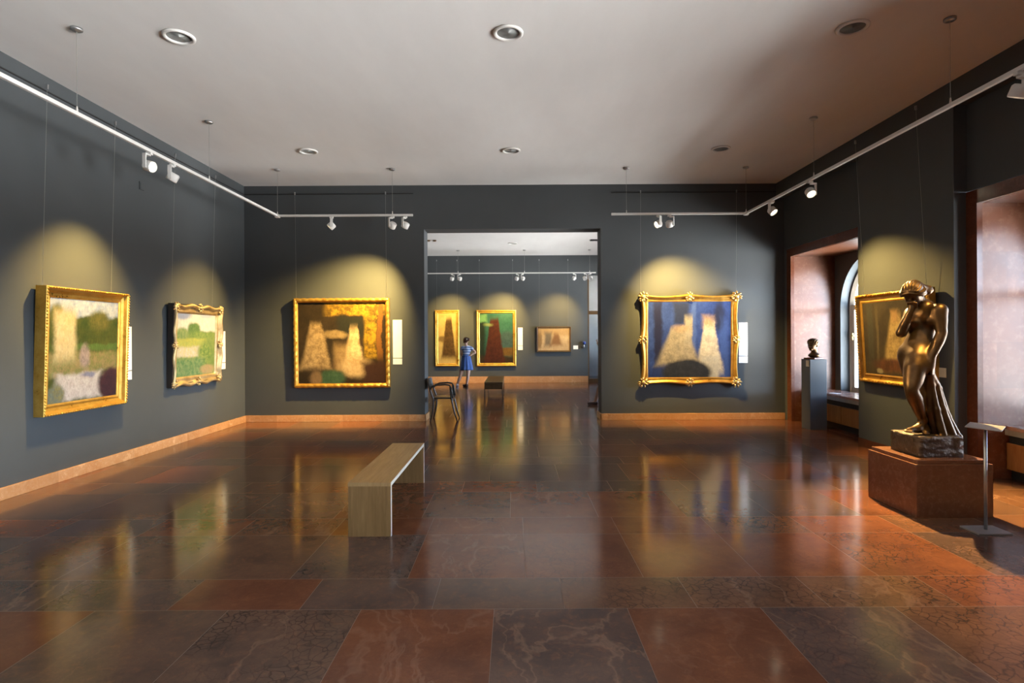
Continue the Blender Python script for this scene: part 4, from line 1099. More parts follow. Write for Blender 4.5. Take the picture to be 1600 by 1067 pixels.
for s in (-1, 1):
    y = s * (yw + 0.012)
    MB().tube([(-0.22, y, 0.60), (-0.19, y, 0.65), (-0.10, y, 0.685), (0.06, y, 0.695), (0.14, y, 0.68), (0.175, y, 0.63), (0.185, y, 0.55), (0.20, y, 0.44)], 0.02, 8, flat=(1.1, 0.8)).build('armrest', M_BLACKWOOD, ch, True)
    MB().tube([(0.155, y, 0.66), (0.165, y, 0.52), (0.19, y, 0.36), (0.235, y, 0.16), (0.285, y, 0.0)], [0.017, 0.018, 0.018, 0.016, 0.013], 8).build('leg', M_BLACKWOOD, ch, True)
    MB().tube([(-0.27, y, 0.79), (-0.225, y, 0.60), (-0.165, y, 0.42), (-0.165, y, 0.28), (-0.185, y, 0.14), (-0.225, y, 0.0)], [0.013, 0.018, 0.018, 0.017, 0.016, 0.013], 8).build('leg', M_BLACKWOOD, ch, True)
for x in (-0.15, 0.19):
    MB().box(x - 0.012, x + 0.012, -yw, yw, 0.38, 0.425).build('seat_rail', M_BLACKWOOD, ch)

# ------------------------------------------------------------------ pedestal, statue, stand
pd = thing('pedestal', 'low red-brown marble pedestal block with a stepped top under the bronze statue', 'pedestal', (3.823, 5.28, 0))
MB().box(-0.333, 0.333, -0.34, 0.34, 0, 0.463, 0.004).build('block', M_PED, pd)
MB().box(-0.31, 0.31, -0.318, 0.318, 0.463, 0.497, 0.005).build('cap_slab', M_PED, pd)

st = thing('bronze_statue', 'bronze statue of a standing woman with bowed head and hand at chin', 'statue', (3.805, 5.265, 0.497))
ORG = Vector((3.805, 5.265, 0.497))
def S(px, py, dy=0.0):
    return tuple(at(px, py, 5.265 + dy) - ORG)
b = MB().box(-0.195, 0.195, -0.195, 0.195, 0.0, 0.185)
bmesh.ops.subdivide_edges(b.bm, edges=b.bm.edges[:], cuts=9, use_grid_fill=True)
rnd = random.Random(3)
for v in b.bm.verts:
    if v.co.z > 0.01:
        k = 0.010 if v.co.y < -0.19 or v.co.x > 0.19 else 0.003
        v.co += Vector((rnd.uniform(-k, k), rnd.uniform(-k, k), rnd.uniform(-k, k) * 0.7))
b.build('base_block', M_BRONZER, st, True)
# ----- figure
hdc = S(1426.5, 458, -0.02)
neck0 = S(1447, 479, 0.02); neck1 = S(1434, 466, 0.0)
shL = S(1468, 485, -0.12); shR = S(1424, 490, 0.15)
elL = S(1471, 521, -0.15); wrL = S(1457, 557, -0.14); haL = S(1454, 573, -0.13)
elR = S(1408, 520, 0.02); wrR = S(1423, 486, -0.06)
chest = S(1445, 499, 0.02); waist = S(1437, 528, 0.02); pelv = S(1431, 549, 0.02)
hipL = S(1432, 561, -0.05); hipR = S(1422, 560, 0.08)
knL = S(1424.5, 609, -0.12); anL = S(1442, 657, -0.03)
knR = S(1444, 612, 0.08); anR = S(1450, 664, 0.04)
toeL = S(1420, 672, -0.10); heelL = S(1447, 668, -0.02)
def lerp(a, b, t): return tuple(a[i] + (b[i] - a[i]) * t for i in range(3))
def add(a, *d): return tuple(a[i] + d[i] for i in range(3))
fac = (-0.80, -0.60, 0)
lft = (0.60, -0.80, 0)
def loc(c, f, l, z): return (c[0] + fac[0] * f + lft[0] * l, c[1] + fac[1] * f + lft[1] * l, c[2] + z)
yaw = math.atan2(fac[1], fac[0])       # local x axis = facing
R0 = (0, 0, yaw)
PB = math.radians(40)                    # bow of the head
RH = (0, PB, yaw)
def hl(f, l, z):
    return loc(hdc, f * math.cos(PB) + z * math.sin(PB), l, -f * math.sin(PB) + z * math.cos(PB))
pr = [
    # torso
    ('e', loc(chest, 0.0, 0.0, 0.01), (0.092, 0.135, 0.125), 0.01, R0),
    ('e', loc(lerp(chest, waist, 0.55), 0, 0, 0), (0.074, 0.104, 0.13), 0.04, R0),
    ('e', loc(waist, 0.004, 0, -0.02), (0.078, 0.112, 0.09), 0.04, R0),
    ('e', loc(pelv, 0.0, 0, 0.0), (0.088, 0.138, 0.10), 0.06, R0),
    ('e', loc(pelv, -0.06, 0.06, -0.02), (0.075, 0.078, 0.085), 0.05, R0),
    ('e', loc(pelv, -0.06, -0.06, -0.02), (0.075, 0.078, 0.085), 0.05, R0),
    ('e', loc(chest, 0.072, 0.064, -0.014), (0.044, 0.050, 0.047), 0.028, R0),
    ('e', loc(chest, 0.072, -0.064, -0.018), (0.044, 0.050, 0.047), 0.028, R0),
    ('c', shL, shR, 0.052, 0.050, 0.08),
    ('c', loc(chest, -0.03, 0, 0.05), neck0, 0.085, 0.05, 0.06),
    ('c', neck0, neck1, 0.047, 0.044, 0.04),
    # head
    ('e', hl(-0.005, 0, 0.012), (0.092, 0.074, 0.090), 0.03, RH),
    ('e', hl(0.040, 0.0, -0.045), (0.050, 0.054, 0.062), 0.03, RH),
    ('c', hl(0.088, 0, -0.008), hl(0.104, 0, -0.040), 0.009, 0.014, 0.016),
    ('e', hl(0.084, 0, -0.070), (0.014, 0.022, 0.010), 0.012, RH),
    ('e', hl(0.066, 0, -0.098), (0.024, 0.026, 0.018), 0.02, RH),
    ('s', hl(0.094, 0.030, -0.012), (0.012, 0.016, 0.010), 0.012, RH),
    ('s', hl(0.094, -0.030, -0.012), (0.012, 0.016, 0.010), 0.012, RH),
    ('e', hl(0.0, 0.074, -0.02), (0.016, 0.008, 0.026), 0.006, RH),
    # hanging arm
    ('p', [shL, lerp(shL, elL, 0.4), lerp(shL, elL, 0.8), elL, lerp(elL, wrL, 0.3), lerp(elL, wrL, 0.7), wrL, haL], [0.060, 0.056, 0.046, 0.043, 0.046, 0.036, 0.027, 0.030], 0.035),
    # folded arm
    ('p', [shR, lerp(shR, elR, 0.45), elR], [0.054, 0.050, 0.040], 0.035),
    ('p', [elR, lerp(elR, wrR, 0.35), lerp(elR, wrR, 0.75), wrR, add(lerp(wrR, hdc, 0.22), 0.0, -0.01, 0)], [0.040, 0.043, 0.032, 0.026, 0.032], 0.02),
    # legs
    ('p', [hipL, lerp(hipL, knL, 0.3), lerp(hipL, knL, 0.65), knL, lerp(knL, anL, 0.3), lerp(knL, anL, 0.65), anL], [0.080, 0.092, 0.080, 0.055, 0.060, 0.047, 0.031], 0.09),
    ('p', [hipR, add(lerp(hipR, knR, 0.4), -0.025, 0, 0), knR, lerp(knR, anR, 0.35), anR], [0.088, 0.088, 0.055, 0.058, 0.032], 0.07),
    # feet
    ('c', heelL, lerp(heelL, toeL, 0.55), 0.034, 0.032, 0.02), ('c', lerp(heelL, toeL, 0.5), toeL, 0.034, 0.021, 0.02), ('c', anL, lerp(heelL, toeL, 0.45), 0.034, 0.026, 0.03),
]
for i in range(5):
    o_ = (i - 2) * 0.014
    tb = (toeL[0] + lft[0] * o_, toeL[1] + lft[1] * o_, toeL[2] - 0.004)
    pr.append(('c', tb, (tb[0] + fac[0] * (0.026 - 0.004 * abs(i - 3)), tb[1] + fac[1] * 0.026, tb[2] - 0.006), 0.011, 0.009, 0.006))
fR = S(1451, 672, 0.0); fRt = S(1446, 676, -0.10)
pr += [('c', anR, fR, 0.034, 0.032, 0.02), ('c', fR, fRt, 0.034, 0.022, 0.02)]
for i in range(4):
    tb = (fRt[0] + 0.014 * (i - 1.5), fRt[1], fRt[2] - 0.003)
    pr.append(('c', tb, (tb[0] - 0.006, tb[1] - 0.026, tb[2] - 0.006), 0.010, 0.009, 0.005))
# fingers: hanging hand closes on the cloth, folded hand curls under the chin
for i in range(4):
    o_ = (i - 1.5) * 0.017
    a0 = loc(haL, o_, 0.016, -0.028); a1 = loc(haL, o_, 0.014, -0.066); a2 = loc(haL, o_ * 0.9, -0.016, -0.082)
    pr += [('c', a0, a1, 0.0105, 0.0095, 0.008), ('c', a1, a2, 0.0095, 0.008, 0.006)]
pr.append(('c', loc(haL, 0.030, 0, 0.0), loc(haL, 0.040, -0.012, -0.05), 0.012, 0.009, 0.01))
hR = add(lerp(wrR, hdc, 0.22), 0.0, -0.01, 0)
for i in range(4):
    o_ = (i - 1.5) * 0.016
    a0 = loc(hR, 0.012, o_, 0.018); a1 = loc(hR, 0.030, o_, 0.040); a2 = loc(hR, 0.006, o_, 0.056)
    pr += [('c', a0, a1, 0.0105, 0.0095, 0.008), ('c', a1, a2, 0.0095, 0.008, 0.006)]
pr.append(('c', loc(hR, -0.01, 0.03, 0.0), loc(hR, 0.02, 0.042, 0.034), 0.012, 0.009, 0.01))
link('figure', sdf_mesh('figure', pr, 0.0062), M_BRONZE, st, True)
# hair with a knot at the back
hp = [('e', hl(-0.014, 0, 0.026), (0.096, 0.082, 0.084), 0.01, RH), ('s', hl(0.110, 0, -0.060), (0.078, 0.12, 0.080), 0.012, RH)]
for i in range(9):                        # fine combed ridges over the crown
    a = -1.2 + 2.4 * i / 8
    ca, sa = math.cos(a), math.sin(a)
    hp.append(('p', [hl(0.066, 0.060 * sa, 0.060 + 0.014 * ca), hl(0.03, 0.078 * sa, 0.034 + 0.072 * ca), hl(-0.03, 0.078 * sa, 0.030 + 0.078 * ca), hl(-0.085, 0.045 * sa, 0.030 + 0.045 * ca)], [0.006, 0.0075, 0.0075, 0.006], 0.006))
for r_ in (0, 1):                         # thick rolled waves round the face to the knot
    e_ = 0.014 * r_
    for sg_ in (-1, 1):
        hp.append(('p', [hl(0.078 - e_, 0.0, 0.058 + e_), hl(0.070 - e_, sg_ * 0.045, 0.040 + e_), hl(0.038, sg_ * (0.080 - 0.2 * e_), 0.008 + 1.5 * e_), hl(-0.012, sg_ * 0.090, -0.012 + 1.8 * e_), hl(-0.066, sg_ * 0.062, 0.0 + e_), hl(-0.094, sg_ * 0.02, 0.016)],
                   [0.013, 0.016, 0.017, 0.016, 0.015, 0.016], 0.007))
bun = S(1449, 453, 0.03)
hp += [('c', hl(-0.07, 0, 0.04), bun, 0.045, 0.036, 0.03), ('e', bun, (0.040, 0.038, 0.036), 0.02)]
for i in range(5):
    a = 2 * PI * i / 5
    hp.append(('c', add(bun, 0.026 * math.cos(a), -0.01, 0.026 * math.sin(a)), add(bun, 0.026 * math.cos(a + 1.1), -0.022, 0.026 * math.sin(a + 1.1)), 0.015, 0.014, 0.008))
link('hair', sdf_mesh('hair', hp, 0.005), M_BRONZE, st, True)
# drapery from the hand down behind the legs
dp = []
top = loc(haL, 0.0, -0.01, -0.03)
folds = [((1443, 600, -0.02), (1440, 640, 0.04), (1446, 681, 0.10)), ((1449, 602, -0.06), (1452, 642, -0.04), (1460, 682, -0.02)), ((1456, 602, -0.08), (1463, 640, -0.09), (1474, 682, -0.10)),
         ((1463, 602, -0.06), (1472, 640, -0.06), (1487, 680, -0.08)), ((1467, 606, -0.02), (1480, 650, -0.02), (1497, 684, -0.04)), ((1460, 604, 0.04), (1470, 644, 0.06), (1484, 680, 0.08)), ((1450, 604, 0.06), (1458, 640, 0.10), (1466, 680, 0.12))]
for i, (p1, p2, p3) in enumerate(folds):
    a, b_, c_ = S(*p1), S(*p2), S(*p3)
    rr = 0.022 + 0.006 * (i % 2)
    dp += [('c', top, a, 0.022, rr, 0.018), ('c', a, b_, rr, rr + 0.006, 0.020), ('c', b_, c_, rr + 0.006, rr + 0.012, 0.022)]
dp += [('c', S(1452, 604, 0.0), S(1462, 640, 0.0), 0.045, 0.055, 0.02), ('c', S(1462, 640, 0), S(1470, 680, 0.0), 0.055, 0.085, 0.03)]
for i in range(7):
    a = S(1463 + 6 * i, 682, -0.12 + 0.012 * i); b_ = S(1470 + 5.2 * i, 689 + i, -0.15 + 0.02 * i)
    dp.append(('c', a, b_, 0.024, 0.018, 0.012))
link('drapery', sdf_mesh('drapery', dp, 0.0065), M_BRONZE, st, True)

# sign stand
sg = thing('sign_stand', 'slim grey metal sign stand with a blank tilted plate beside the pedestal', 'stand', (3.815, 4.61, 0))
MB().box(-0.135, 0.135, -0.10, 0.10, 0, 0.014, 0.003).build('base_plate', M_GREYMETAL, sg)
MB().tube([(0, 0, 0.014), (0, 0, 0.83)], 0.012, 20).build('post', M_STEEL, sg, True)
MB().box(-0.115, 0.115, -0.115, 0.115, -0.004, 0.004, 0.002).build('sign_plate', M_GREYMETAL, sg, xf=Matrix.Translation((0, 0, 0.845)) @ Matrix.Rotation(math.radians(4), 4, 'X') @ Matrix.Rotation(math.radians(43), 4, 'Z'))
sg.rotation_euler = (0, 0, math.radians(0))

# plinth with bust
pl = thing('plinth', 'tall slate-grey plinth under the bronze head beside the far window alcove', 'plinth', (5.09, 9.66, 0))
MB().box(-0.14, 0.14, -0.145, 0.145, 0, 1.18, 0.003).build('column', M_PLINTH, pl)
MB().box(-0.146, -0.14, -0.115, -0.02, 1.06, 1.165).build('caption_card', M_CREAMCARD, pl)
bu = thing('bronze_bust', 'small bronze head with hair knot on the slate-grey plinth', 'bust', (5.08, 9.66, 1.18), math.radians(28))
MB().box(-0.11, 0.11, -0.10, 0.10, 0, 0.028, 0.003).build('base_slab', M_SURR, bu)
bp = [('e', (-0.0, 0, 0.258), (0.084, 0.074, 0.080), 0.01), ('e', (-0.045, 0, 0.215), (0.050, 0.052, 0.060), 0.03), ('c', (-0.088, 0, 0.232), (-0.098, 0, 0.206), 0.009, 0.012, 0.012),
      ('e', (-0.082, 0, 0.183), (0.014, 0.022, 0.010), 0.012), ('e', (-0.066, 0, 0.160), (0.022, 0.024, 0.018), 0.02), ('s', (-0.092, 0.028, 0.228), (0.012, 0.014, 0.009), 0.01), ('s', (-0.092, -0.028, 0.228), (0.012, 0.014, 0.009), 0.01),
      ('c', (0.02, 0, 0.21), (0.03, 0, 0.10), 0.048, 0.052, 0.03), ('e', (0.02, 0, 0.065), (0.080, 0.095, 0.045), 0.03), ('e', (0.0, 0.074, 0.22), (0.014, 0.008, 0.022), 0.006), ('e', (0.0, -0.074, 0.22), (0.014, 0.008, 0.022), 0.006)]
link('head', sdf_mesh('head', bp, 0.005), M_BRONZE, bu, True)
bhp = [('e', (0.004, 0, 0.278), (0.094, 0.086, 0.074), 0.01, (0, -0.12, 0)), ('e', (0.112, 0, 0.25), (0.030, 0.032, 0.030), 0.02), ('c', (0.05, 0, 0.262), (0.105, 0, 0.252), 0.045, 0.024, 0.03), ('s', (-0.125, 0, 0.215), (0.065, 0.09, 0.050), 0.012)]
for i in range(9):
    a = -1.4 + 2.8 * i / 8
    bhp.append(('p', [(-0.076 * math.cos(a), 0.080 * math.sin(a), 0.268), (-0.045 * math.cos(a), 0.088 * math.sin(a), 0.278 + 0.058 * math.cos(a)), (0.04, 0.074 * math.sin(a), 0.275 + 0.062 * math.cos(a)), (0.092, 0.03 * math.sin(a), 0.262)], [0.011, 0.013, 0.013, 0.012], 0.006))
link('hair', sdf_mesh('hair', bhp, 0.005), M_BRONZE, bu, True)

# ------------------------------------------------------------------ radiator cabinets under the windows
def cabinet(y0, y1, label):
    t_ = thing('window_cabinet', label, 'cabinet', (5.62, (y0 + y1) / 2, 0), 0, 'wood cabinets under the windows')
    hl = (y1 - y0) / 2
    # marble top with rounded front corners
    b = MB(); bm = b.bm
    xs = -0.25
    out = [(0.30, -hl), (0.30, hl)] + [(xs + 0.12 * (1 - math.sin(a)), hl - 0.10 * (1 - math.cos(a)) * 0 - 0.02 - 0.12 * (1 - math.cos(a - PI / 2)) * 0) for a in ()] + [(xs + 0.10, hl)]
    for i in range(7):
        a = PI / 2 * i / 6; out.append((xs + 0.10 - 0.10 * math.sin(a), hl - 0.10 + 0.10 * math.cos(a)))
    for i in range(7):
        a = PI / 2 * i / 6; out.append((xs + 0.10 - 0.10 * math.cos(a), -hl + 0.10 - 0.10 * math.sin(a)))
    out.append((xs + 0.10, -hl))
    f0 = [bm.verts.new((x, y, 0.55)) for x, y in out]; f1 = [bm.verts.new((x, y, 0.588)) for x, y in out]
    bm.faces.new(f0); bm.faces.new(list(reversed(f1)))
    for i in range(len(out)):
        j = (i + 1) % len(out); bm.faces.new((f0[i], f0[j], f1[j], f1[i]))
    b.build('marble_top', M_SILL, t_)
    MB().box(-0.22, 0.26, -hl + 0.005, hl - 0.005, 0.485, 0.55).build('edge_band', M_GREYBAND, t_)
    MB().box(-0.17, 0.26, -hl + 0.005, hl - 0.005, 0.40, 0.485).build('vent_gap', M_DARKGAP, t_)
    n = 4
    for i in range(n):
        a = -hl + 0.01 + (2 * hl - 0.02) * i / n; c = -hl + 0.01 + (2 * hl - 0.02) * (i + 1) / n
        MB().box(-0.21, -0.185, a + 0.004, c - 0.004, 0.11, 0.40, 0.003).build('wood_panel', M_CABWOOD, t_)
    MB().box(-0.15, 0.26, -hl + 0.01, hl - 0.01, 0.0, 0.40).build('carcass', M_DARKGAP, t_)
cabinet(WINS[0][0], WINS[0][1], 'amber wood radiator cabinet with marble top under the far window, behind the plinth')
cabinet(WINS[1][0], WINS[1][1], 'amber wood radiator cabinet with marble top under the near window at right edge')
o = tag(MB().box(-0.05, 0.05, -0.075, 0.075, 0, 0.004).build('paper_leaflet', M_CARD), 'white paper leaflet lying on the marble top under the far window', 'leaflet')
o.location = (5.50, 9.75, 0.588); o.rotation_euler = (0, 0, 0.4)

# ------------------------------------------------------------------ people
def person_prims(J, sc=1.0):
    return J
GY = 18.1
go = at(724, 602.5, GY); go.z = 0
GO = Vector((go.x, GY, 0))
def G(px, py, dy=0.0): return tuple(at(px, py, GY + dy) - GO)
def drop(p, z): return (p[0], p[1], z)
hd = G(728.0, 532.0, 0.0)
nk = G(728.5, 541, 0)
sL, sR = G(722.8, 543.2, 0), G(736.0, 543.6, 0)
eR, hR_ = G(742.6, 550.5, -0.02), G(735.0, 555.2, -0.06)
eL, hL_ = G(720.8, 550.0, 0.02), G(721.5, 556.5, 0.08)
ch_, wa, pe = G(729.2, 546.5, 0), G(728.8, 555, 0), G(728.4, 562, 0)
kL, aL = G(719.2, 588.0, 0.0), G(714.8, 599.0, 0.05)
kR, aR = G(731.2, 588.5, -0.02), G(729.3, 599.2, 0.0)
hpL, hpR = G(724, 568, 0), G(732, 568, 0)
aL = drop(aL, 0.085); aR = drop(aR, 0.085)
gp = [('e', add(hd, 0, 0.01, 0), (0.072, 0.088, 0.098), 0.01), ('e', add(hd, -0.01, 0.055, -0.045), (0.05, 0.045, 0.055), 0.03), ('c', add(hd, -0.015, 0.095, -0.02), add(hd, -0.018, 0.112, -0.04), 0.008, 0.011, 0.01),
      ('e', add(hd, -0.014, 0.095, -0.066), (0.022, 0.012, 0.009), 0.01), ('s', add(hd, -0.044, 0.092, -0.012), (0.014, 0.012, 0.009), 0.01), ('s', add(hd, 0.018, 0.096, -0.012), (0.014, 0.012, 0.009), 0.01),
      ('e', add(hd, -0.072, 0.01, -0.02), (0.01, 0.018, 0.028), 0.006), ('e', add(hd, 0.072, 0.01, -0.02), (0.01, 0.018, 0.028), 0.006),
      ('c', add(hd, 0, 0, -0.05), nk, 0.042, 0.045, 0.02),
      ('c', sL, sR, 0.042, 0.042, 0.03), ('e', ch_, (0.125, 0.085, 0.14), 0.04), ('e', wa, (0.108, 0.078, 0.11), 0.05), ('e', pe, (0.135, 0.095, 0.10), 0.05),
      ('p', [sR, lerp(sR, eR, 0.5), eR, lerp(eR, hR_, 0.4), hR_], [0.042, 0.039, 0.033, 0.033, 0.022], 0.02), ('e', hR_, (0.036, 0.03, 0.022), 0.015),
      ('p', [sL, lerp(sL, eL, 0.5), eL, lerp(eL, hL_, 0.4), hL_], [0.042, 0.039, 0.033, 0.033, 0.022], 0.02), ('e', hL_, (0.022, 0.034, 0.036), 0.015),
      ('p', [hpL, lerp(hpL, kL, 0.5), kL, lerp(kL, aL, 0.35), lerp(kL, aL, 0.7), aL], [0.078, 0.068, 0.048, 0.053, 0.041, 0.031], 0.03),
      ('p', [hpR, lerp(hpR, kR, 0.5), kR, lerp(kR, aR, 0.35), lerp(kR, aR, 0.7), aR], [0.078, 0.068, 0.048, 0.053, 0.041, 0.031], 0.03)]
for i in range(4):
    o_ = (i - 1.5) * 0.016
    gp += [('c', add(hR_, -0.02, o_, 0), add(hR_, -0.06, o_ + 0.005, -0.02 - 0.004 * abs(i - 1)), 0.009, 0.0075, 0.006)]
    gp += [('c', add(hL_, 0, o_, -0.02), add(hL_, 0.012, o_, -0.066 + 0.004 * abs(i - 1)), 0.009, 0.0075, 0.006)]
gp += [('c', add(hR_, 0, 0.025, 0.01), add(hR_, -0.03, 0.05, 0.02), 0.010, 0.008, 0.008), ('c', add(hL_, 0, 0.028, 0), add(hL_, 0.014, 0.045, -0.035), 0.010, 0.008, 0.008)]
ftL, ftR = add(drop(aL, 0.035), -0.035, 0.12, 0), add(drop(aR, 0.035), -0.10, 0.07, 0)
gp += [('c', drop(aL, 0.05), add(ftL, 0.02, -0.04, 0.0), 0.03, 0.025, 0.02), ('c', aL, drop(aL, 0.05), 0.031, 0.032, 0.02), ('c', drop(aR, 0.05), add(ftR, 0.04, -0.03, 0.0), 0.03, 0.025, 0.02), ('c', aR, drop(aR, 0.05), 0.031, 0.032, 0.02)]
girl = link('person', sdf_mesh('person', gp, 0.0075), M_SKIN, None, True, GO)
tag(girl, 'girl seen from behind in blue dress, hand on hip, in the far room', 'person')
link('hair', sdf_mesh('hair', [('e', add(hd, 0, -0.014, 0.018), (0.084, 0.094, 0.094), 0.01), ('e', add(hd, -0.055, 0.02, -0.04), (0.03, 0.05, 0.055), 0.03), ('e', add(hd, 0.075, -0.05, 0.035), (0.058, 0.05, 0.052), 0.02), ('s', add(hd, -0.01, 0.13, -0.05), (0.06, 0.075, 0.085), 0.02)], 0.007), M_HAIR, girl, True)
link('hair_tie', sdf_mesh('hair_tie', [('e', add(hd, 0.035, -0.085, 0.04), (0.03, 0.016, 0.014), 0.01)], 0.005), M_CARD, girl, True)
link('dress_top', sdf_mesh('dress_top', [('c', lerp(sL, sR, 0.08), lerp(sL, sR, 0.92), 0.050, 0.050, 0.03), ('e', ch_, (0.140, 0.098, 0.15), 0.04), ('e', wa, (0.120, 0.090, 0.12), 0.05), ('c', sR, lerp(sR, eR, 0.28), 0.052, 0.050, 0.02), ('c', sL, lerp(sL, eL, 0.28), 0.052, 0.050, 0.02), ('s', add(nk, 0, 0, 0.035), (0.055, 0.055, 0.05), 0.015)], 0.0075), M_TOP, girl, True)
wz, hz = wa[2] + 0.01, G(728, 578, 0)[2]
prf = []
for i in range(13):
    t_ = i / 12
    prf.append((0.118 + 0.10 * t_ ** 0.8, wz + (hz - wz) * t_))
prf = prf + [(prf[-1][0] - 0.012, prf[-1][1] + 0.002), (0.11, wz - 0.05)]
MB().lathe([(r, z) for r, z in prf], (wa[0] - 0.005, wa[1], 0), 72, wob=lambda a, z: (1 + 0.055 * min(1, max(0, (wz - z) / 0.3)) * math.sin(a * 9)) * (1 - 0.2 * abs(math.sin(a)))).build('skirt', M_SKIRT, girl, True)
link('shoe', sdf_mesh('shoe', [('c', add(drop(aL, 0.04), 0, -0.02, 0), ftL, 0.042, 0.036, 0.02), ('c', drop(aL, 0.075), drop(aL, 0.04), 0.038, 0.044, 0.02), ('s', add(drop(aL, -0.05), 0, 0.05, 0), (0.3, 0.3, 0.05), 0.004)], 0.006), M_SHOEW, girl, True)
link('shoe', sdf_mesh('shoe', [('c', add(drop(aR, 0.04), 0.01, -0.01, 0), ftR, 0.042, 0.036, 0.02), ('c', drop(aR, 0.065), drop(aR, 0.04), 0.038, 0.044, 0.02), ('s', add(drop(aR, -0.05), -0.03, 0.03, 0), (0.3, 0.3, 0.05), 0.004)], 0.006), M_SHOEB, girl, True)

# second visitor, walking in from behind the right jamb; only a shin, a foot and a hand show
VY = 13.2
VO = Vector((2.13, VY, 0))
vh = (0, 0, 1.56)
vp = [('e', add(vh, 0, 0, 0.01), (0.092, 0.076, 0.102), 0.01), ('e', add(vh, -0.05, 0, -0.05), (0.048, 0.052, 0.058), 0.03), ('c', add(vh, -0.095, 0, -0.01), add(vh, -0.11, 0, -0.04), 0.009, 0.012, 0.012), ('e', add(vh, -0.094, 0, -0.068), (0.012, 0.022, 0.009), 0.01),
      ('s', add(vh, -0.094, 0.03, -0.01), (0.012, 0.014, 0.009), 0.01), ('s', add(vh, -0.094, -0.03, -0.01), (0.012, 0.014, 0.009), 0.01), ('e', add(vh, 0.0, 0.076, -0.02), (0.02, 0.01, 0.03), 0.006), ('e', add(vh, 0.0, -0.076, -0.02), (0.02, 0.01, 0.03), 0.006),
      ('c', (0.01, 0, 1.5), (0.02, 0, 1.40), 0.046, 0.05, 0.02), ('c', (0.02, -0.17, 1.355), (0.02, 0.17, 1.355), 0.048, 0.048, 0.03), ('e', (0.02, 0, 1.24), (0.10, 0.15, 0.16), 0.05), ('e', (0.02, 0, 1.05), (0.09, 0.125, 0.12), 0.05), ('e', (0.02, 0, 0.92), (0.11, 0.155, 0.11), 0.05),
      ('c', (0.02, -0.18, 1.35), (-0.05, -0.21, 1.12), 0.046, 0.036, 0.02), ('c', (-0.05, -0.21, 1.12), (-0.19, -0.13, 1.38), 0.036, 0.024, 0.015), ('e', (-0.205, -0.12, 1.43), (0.026, 0.032, 0.04), 0.015),
      ('c', (0.02, 0.18, 1.35), (0.06, 0.21, 1.10), 0.046, 0.036, 0.02), ('c', (0.06, 0.21, 1.10), (0.0, 0.20, 0.88), 0.036, 0.024, 0.015), ('e', (-0.01, 0.20, 0.83), (0.03, 0.022, 0.04), 0.015),
      ('p', [(0.02, -0.08, 0.86), (-0.06, -0.08, 0.66), (-0.13, -0.08, 0.48), (-0.175, -0.08, 0.34), (-0.22, -0.08, 0.2), (-0.255, -0.08, 0.09)], [0.085, 0.073, 0.053, 0.056, 0.044, 0.033], 0.04), ('c', (-0.25, -0.08, 0.06), (-0.40, -0.09, 0.05), 0.034, 0.024, 0.02),
      ('p', [(0.02, 0.08, 0.86), (0.08, 0.08, 0.66), (0.14, 0.08, 0.48), (0.20, 0.08, 0.36), (0.27, 0.08, 0.22), (0.32, 0.08, 0.12)], [0.085, 0.073, 0.053, 0.056, 0.044, 0.033], 0.04), ('c', (0.32, 0.08, 0.10), (0.22, 0.08, 0.04), 0.034, 0.026, 0.02)]
for i in range(4):
    o_ = (i - 1.5) * 0.017
    vp += [('c', (-0.21, -0.12 + o_, 1.455), (-0.235, -0.115 + o_, 1.49), 0.009, 0.008, 0.006), ('c', (-0.235, -0.115 + o_, 1.49), (-0.215, -0.11 + o_, 1.52 - 0.004 * abs(i - 1)), 0.008, 0.007, 0.005)]
    vp += [('c', (-0.012 + o_, 0.20, 0.80), (-0.02 + o_, 0.20, 0.745 + 0.004 * abs(i - 1)), 0.009, 0.008, 0.006)]
vp += [('c', (-0.2, -0.145, 1.42), (-0.215, -0.165, 1.465), 0.010, 0.008, 0.008), ('c', (-0.03, 0.195, 0.84), (-0.055, 0.19, 0.80), 0.010, 0.008, 0.008)]
vis = link('person', sdf_mesh('person', vp, 0.0075), M_SKIN2, None, True, VO)
tag(vis, 'visitor mostly hidden behind the right jamb of the passage, one leg stepping out', 'person')
link('hair', sdf_mesh('hair', [('e', add(vh, 0.02, 0, 0.03), (0.098, 0.088, 0.095), 0.01), ('s', add(vh, -0.10, 0, -0.05), (0.07, 0.08, 0.085), 0.02)], 0.007), M_HAIR, vis, True)
link('shirt', sdf_mesh('shirt', [('c', (0.02, -0.16, 1.35), (0.02, 0.16, 1.35), 0.057, 0.057, 0.03), ('e', (0.02, 0, 1.24), (0.115, 0.165, 0.17), 0.05), ('e', (0.02, 0, 1.04), (0.105, 0.14, 0.16), 0.05), ('c', (0.02, -0.18, 1.35), (-0.02, -0.2, 1.22), 0.057, 0.052, 0.02), ('c', (0.02, 0.18, 1.35), (0.04, 0.2, 1.22), 0.057, 0.052, 0.02)], 0.009), M_DARKCLOTH, vis, True)
link('shorts', sdf_mesh('shorts', [('e', (0.02, 0, 0.92), (0.125, 0.17, 0.12), 0.05), ('c', (0.02, -0.08, 0.86), (-0.10, -0.08, 0.56), 0.10, 0.085, 0.04), ('c', (0.02, 0.08, 0.86), (0.11, 0.08, 0.56), 0.10, 0.085, 0.04)], 0.009), M_DARKCLOTH, vis, True)
for x0, x1, y, z0, z1 in ((-0.235, -0.41, -0.085, 0.045, 0.04), (0.335, 0.20, 0.08, 0.10, 0.04)):
    link('shoe', sdf_mesh('shoe', [('c', (x0, y, z0), (x1, y, z1), 0.043, 0.036, 0.02), ('s', ((x0 + x1) / 2, y, -0.05), (0.4, 0.4, 0.05), 0.004)], 0.006), M_SHOEB, vis, True)

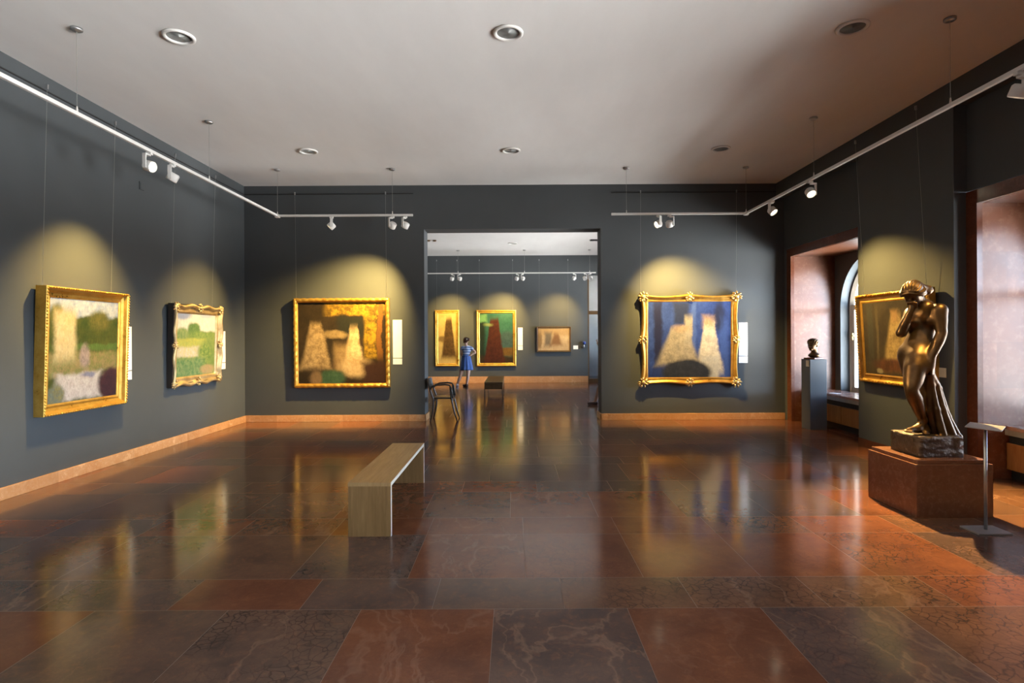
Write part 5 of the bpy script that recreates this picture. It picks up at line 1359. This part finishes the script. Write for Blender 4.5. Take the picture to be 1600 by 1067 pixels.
# ------------------------------------------------------------------ daylight
wd = bpy.data.worlds.new('world'); scn.world = wd; wd.use_nodes = True
nt = wd.node_tree; nt.nodes.clear()
tc = nt.nodes.new('ShaderNodeTexCoord'); sp = nt.nodes.new('ShaderNodeSeparateXYZ'); nt.links.new(tc.outputs['Generated'], sp.inputs[0])
rp = nt.nodes.new('ShaderNodeValToRGB'); mr = nt.nodes.new('ShaderNodeMapRange')
mr.inputs[1].default_value = -1; mr.inputs[2].default_value = 1
nt.links.new(sp.outputs[2], mr.inputs[0]); nt.links.new(mr.outputs[0], rp.inputs[0])
cr = rp.color_ramp
stops = [(0.0, (0.06, 0.055, 0.05)), (0.19, (0.2, 0.195, 0.19)), (0.25, (2.2, 2.18, 2.15)), (0.40, (3.3, 3.3, 3.3)), (0.44, (0.45, 0.46, 0.48)), (0.495, (0.22, 0.24, 0.26)), (0.51, (1.72, 2.08, 2.52)), (0.55, (1.72, 2.12, 2.62)), (0.60, (0.3, 0.4, 0.55)), (0.70, (0.12, 0.18, 0.3)), (1.0, (0.10, 0.18, 0.35))]
while len(cr.elements) < len(stops): cr.elements.new(0.5)
for e, (p, c) in zip(cr.elements, stops): e.position = p; e.color = (*c, 1)
bg = nt.nodes.new('ShaderNodeBackground'); SKY = 61.0
wo = nt.nodes.new('ShaderNodeOutputWorld')
# the sky is brighter towards the sun's side of the street
dt = nt.nodes.new('ShaderNodeVectorMath'); dt.operation = 'DOT_PRODUCT'
nt.links.new(tc.outputs['Generated'], dt.inputs[0]); dt.inputs[1].default_value = Vector((0.92, -0.39, 0.0)).normalized()
m2_ = nt.nodes.new('ShaderNodeMapRange'); m2_.interpolation_type = 'SMOOTHSTEP'
for i_, v_ in enumerate((0.30, 1.0, SKY * 0.45, SKY * 1.5)): m2_.inputs[i_ + 1].default_value = v_
nt.links.new(dt.outputs['Value'], m2_.inputs[0]); nt.links.new(m2_.outputs[0], bg.inputs[1])
nt.links.new(rp.outputs[0], bg.inputs[0]); nt.links.new(bg.outputs[0], wo.inputs[0])

# ------------------------------------------------------------------ view
vs = scn.view_settings
scn.display_settings.display_device = 'sRGB'
vs.view_transform = 'Standard'; vs.look = 'None'; vs.gamma = 1.0; vs.use_curve_mapping = False
vs.exposure = 0.0
scn.cycles.use_denoising = True
scn.cycles.caustics_reflective = False
scn.cycles.caustics_refractive = False
scn.cycles.max_bounces = 10
scn.cycles.diffuse_bounces = 6
scn.cycles.sample_clamp_indirect = 6.0
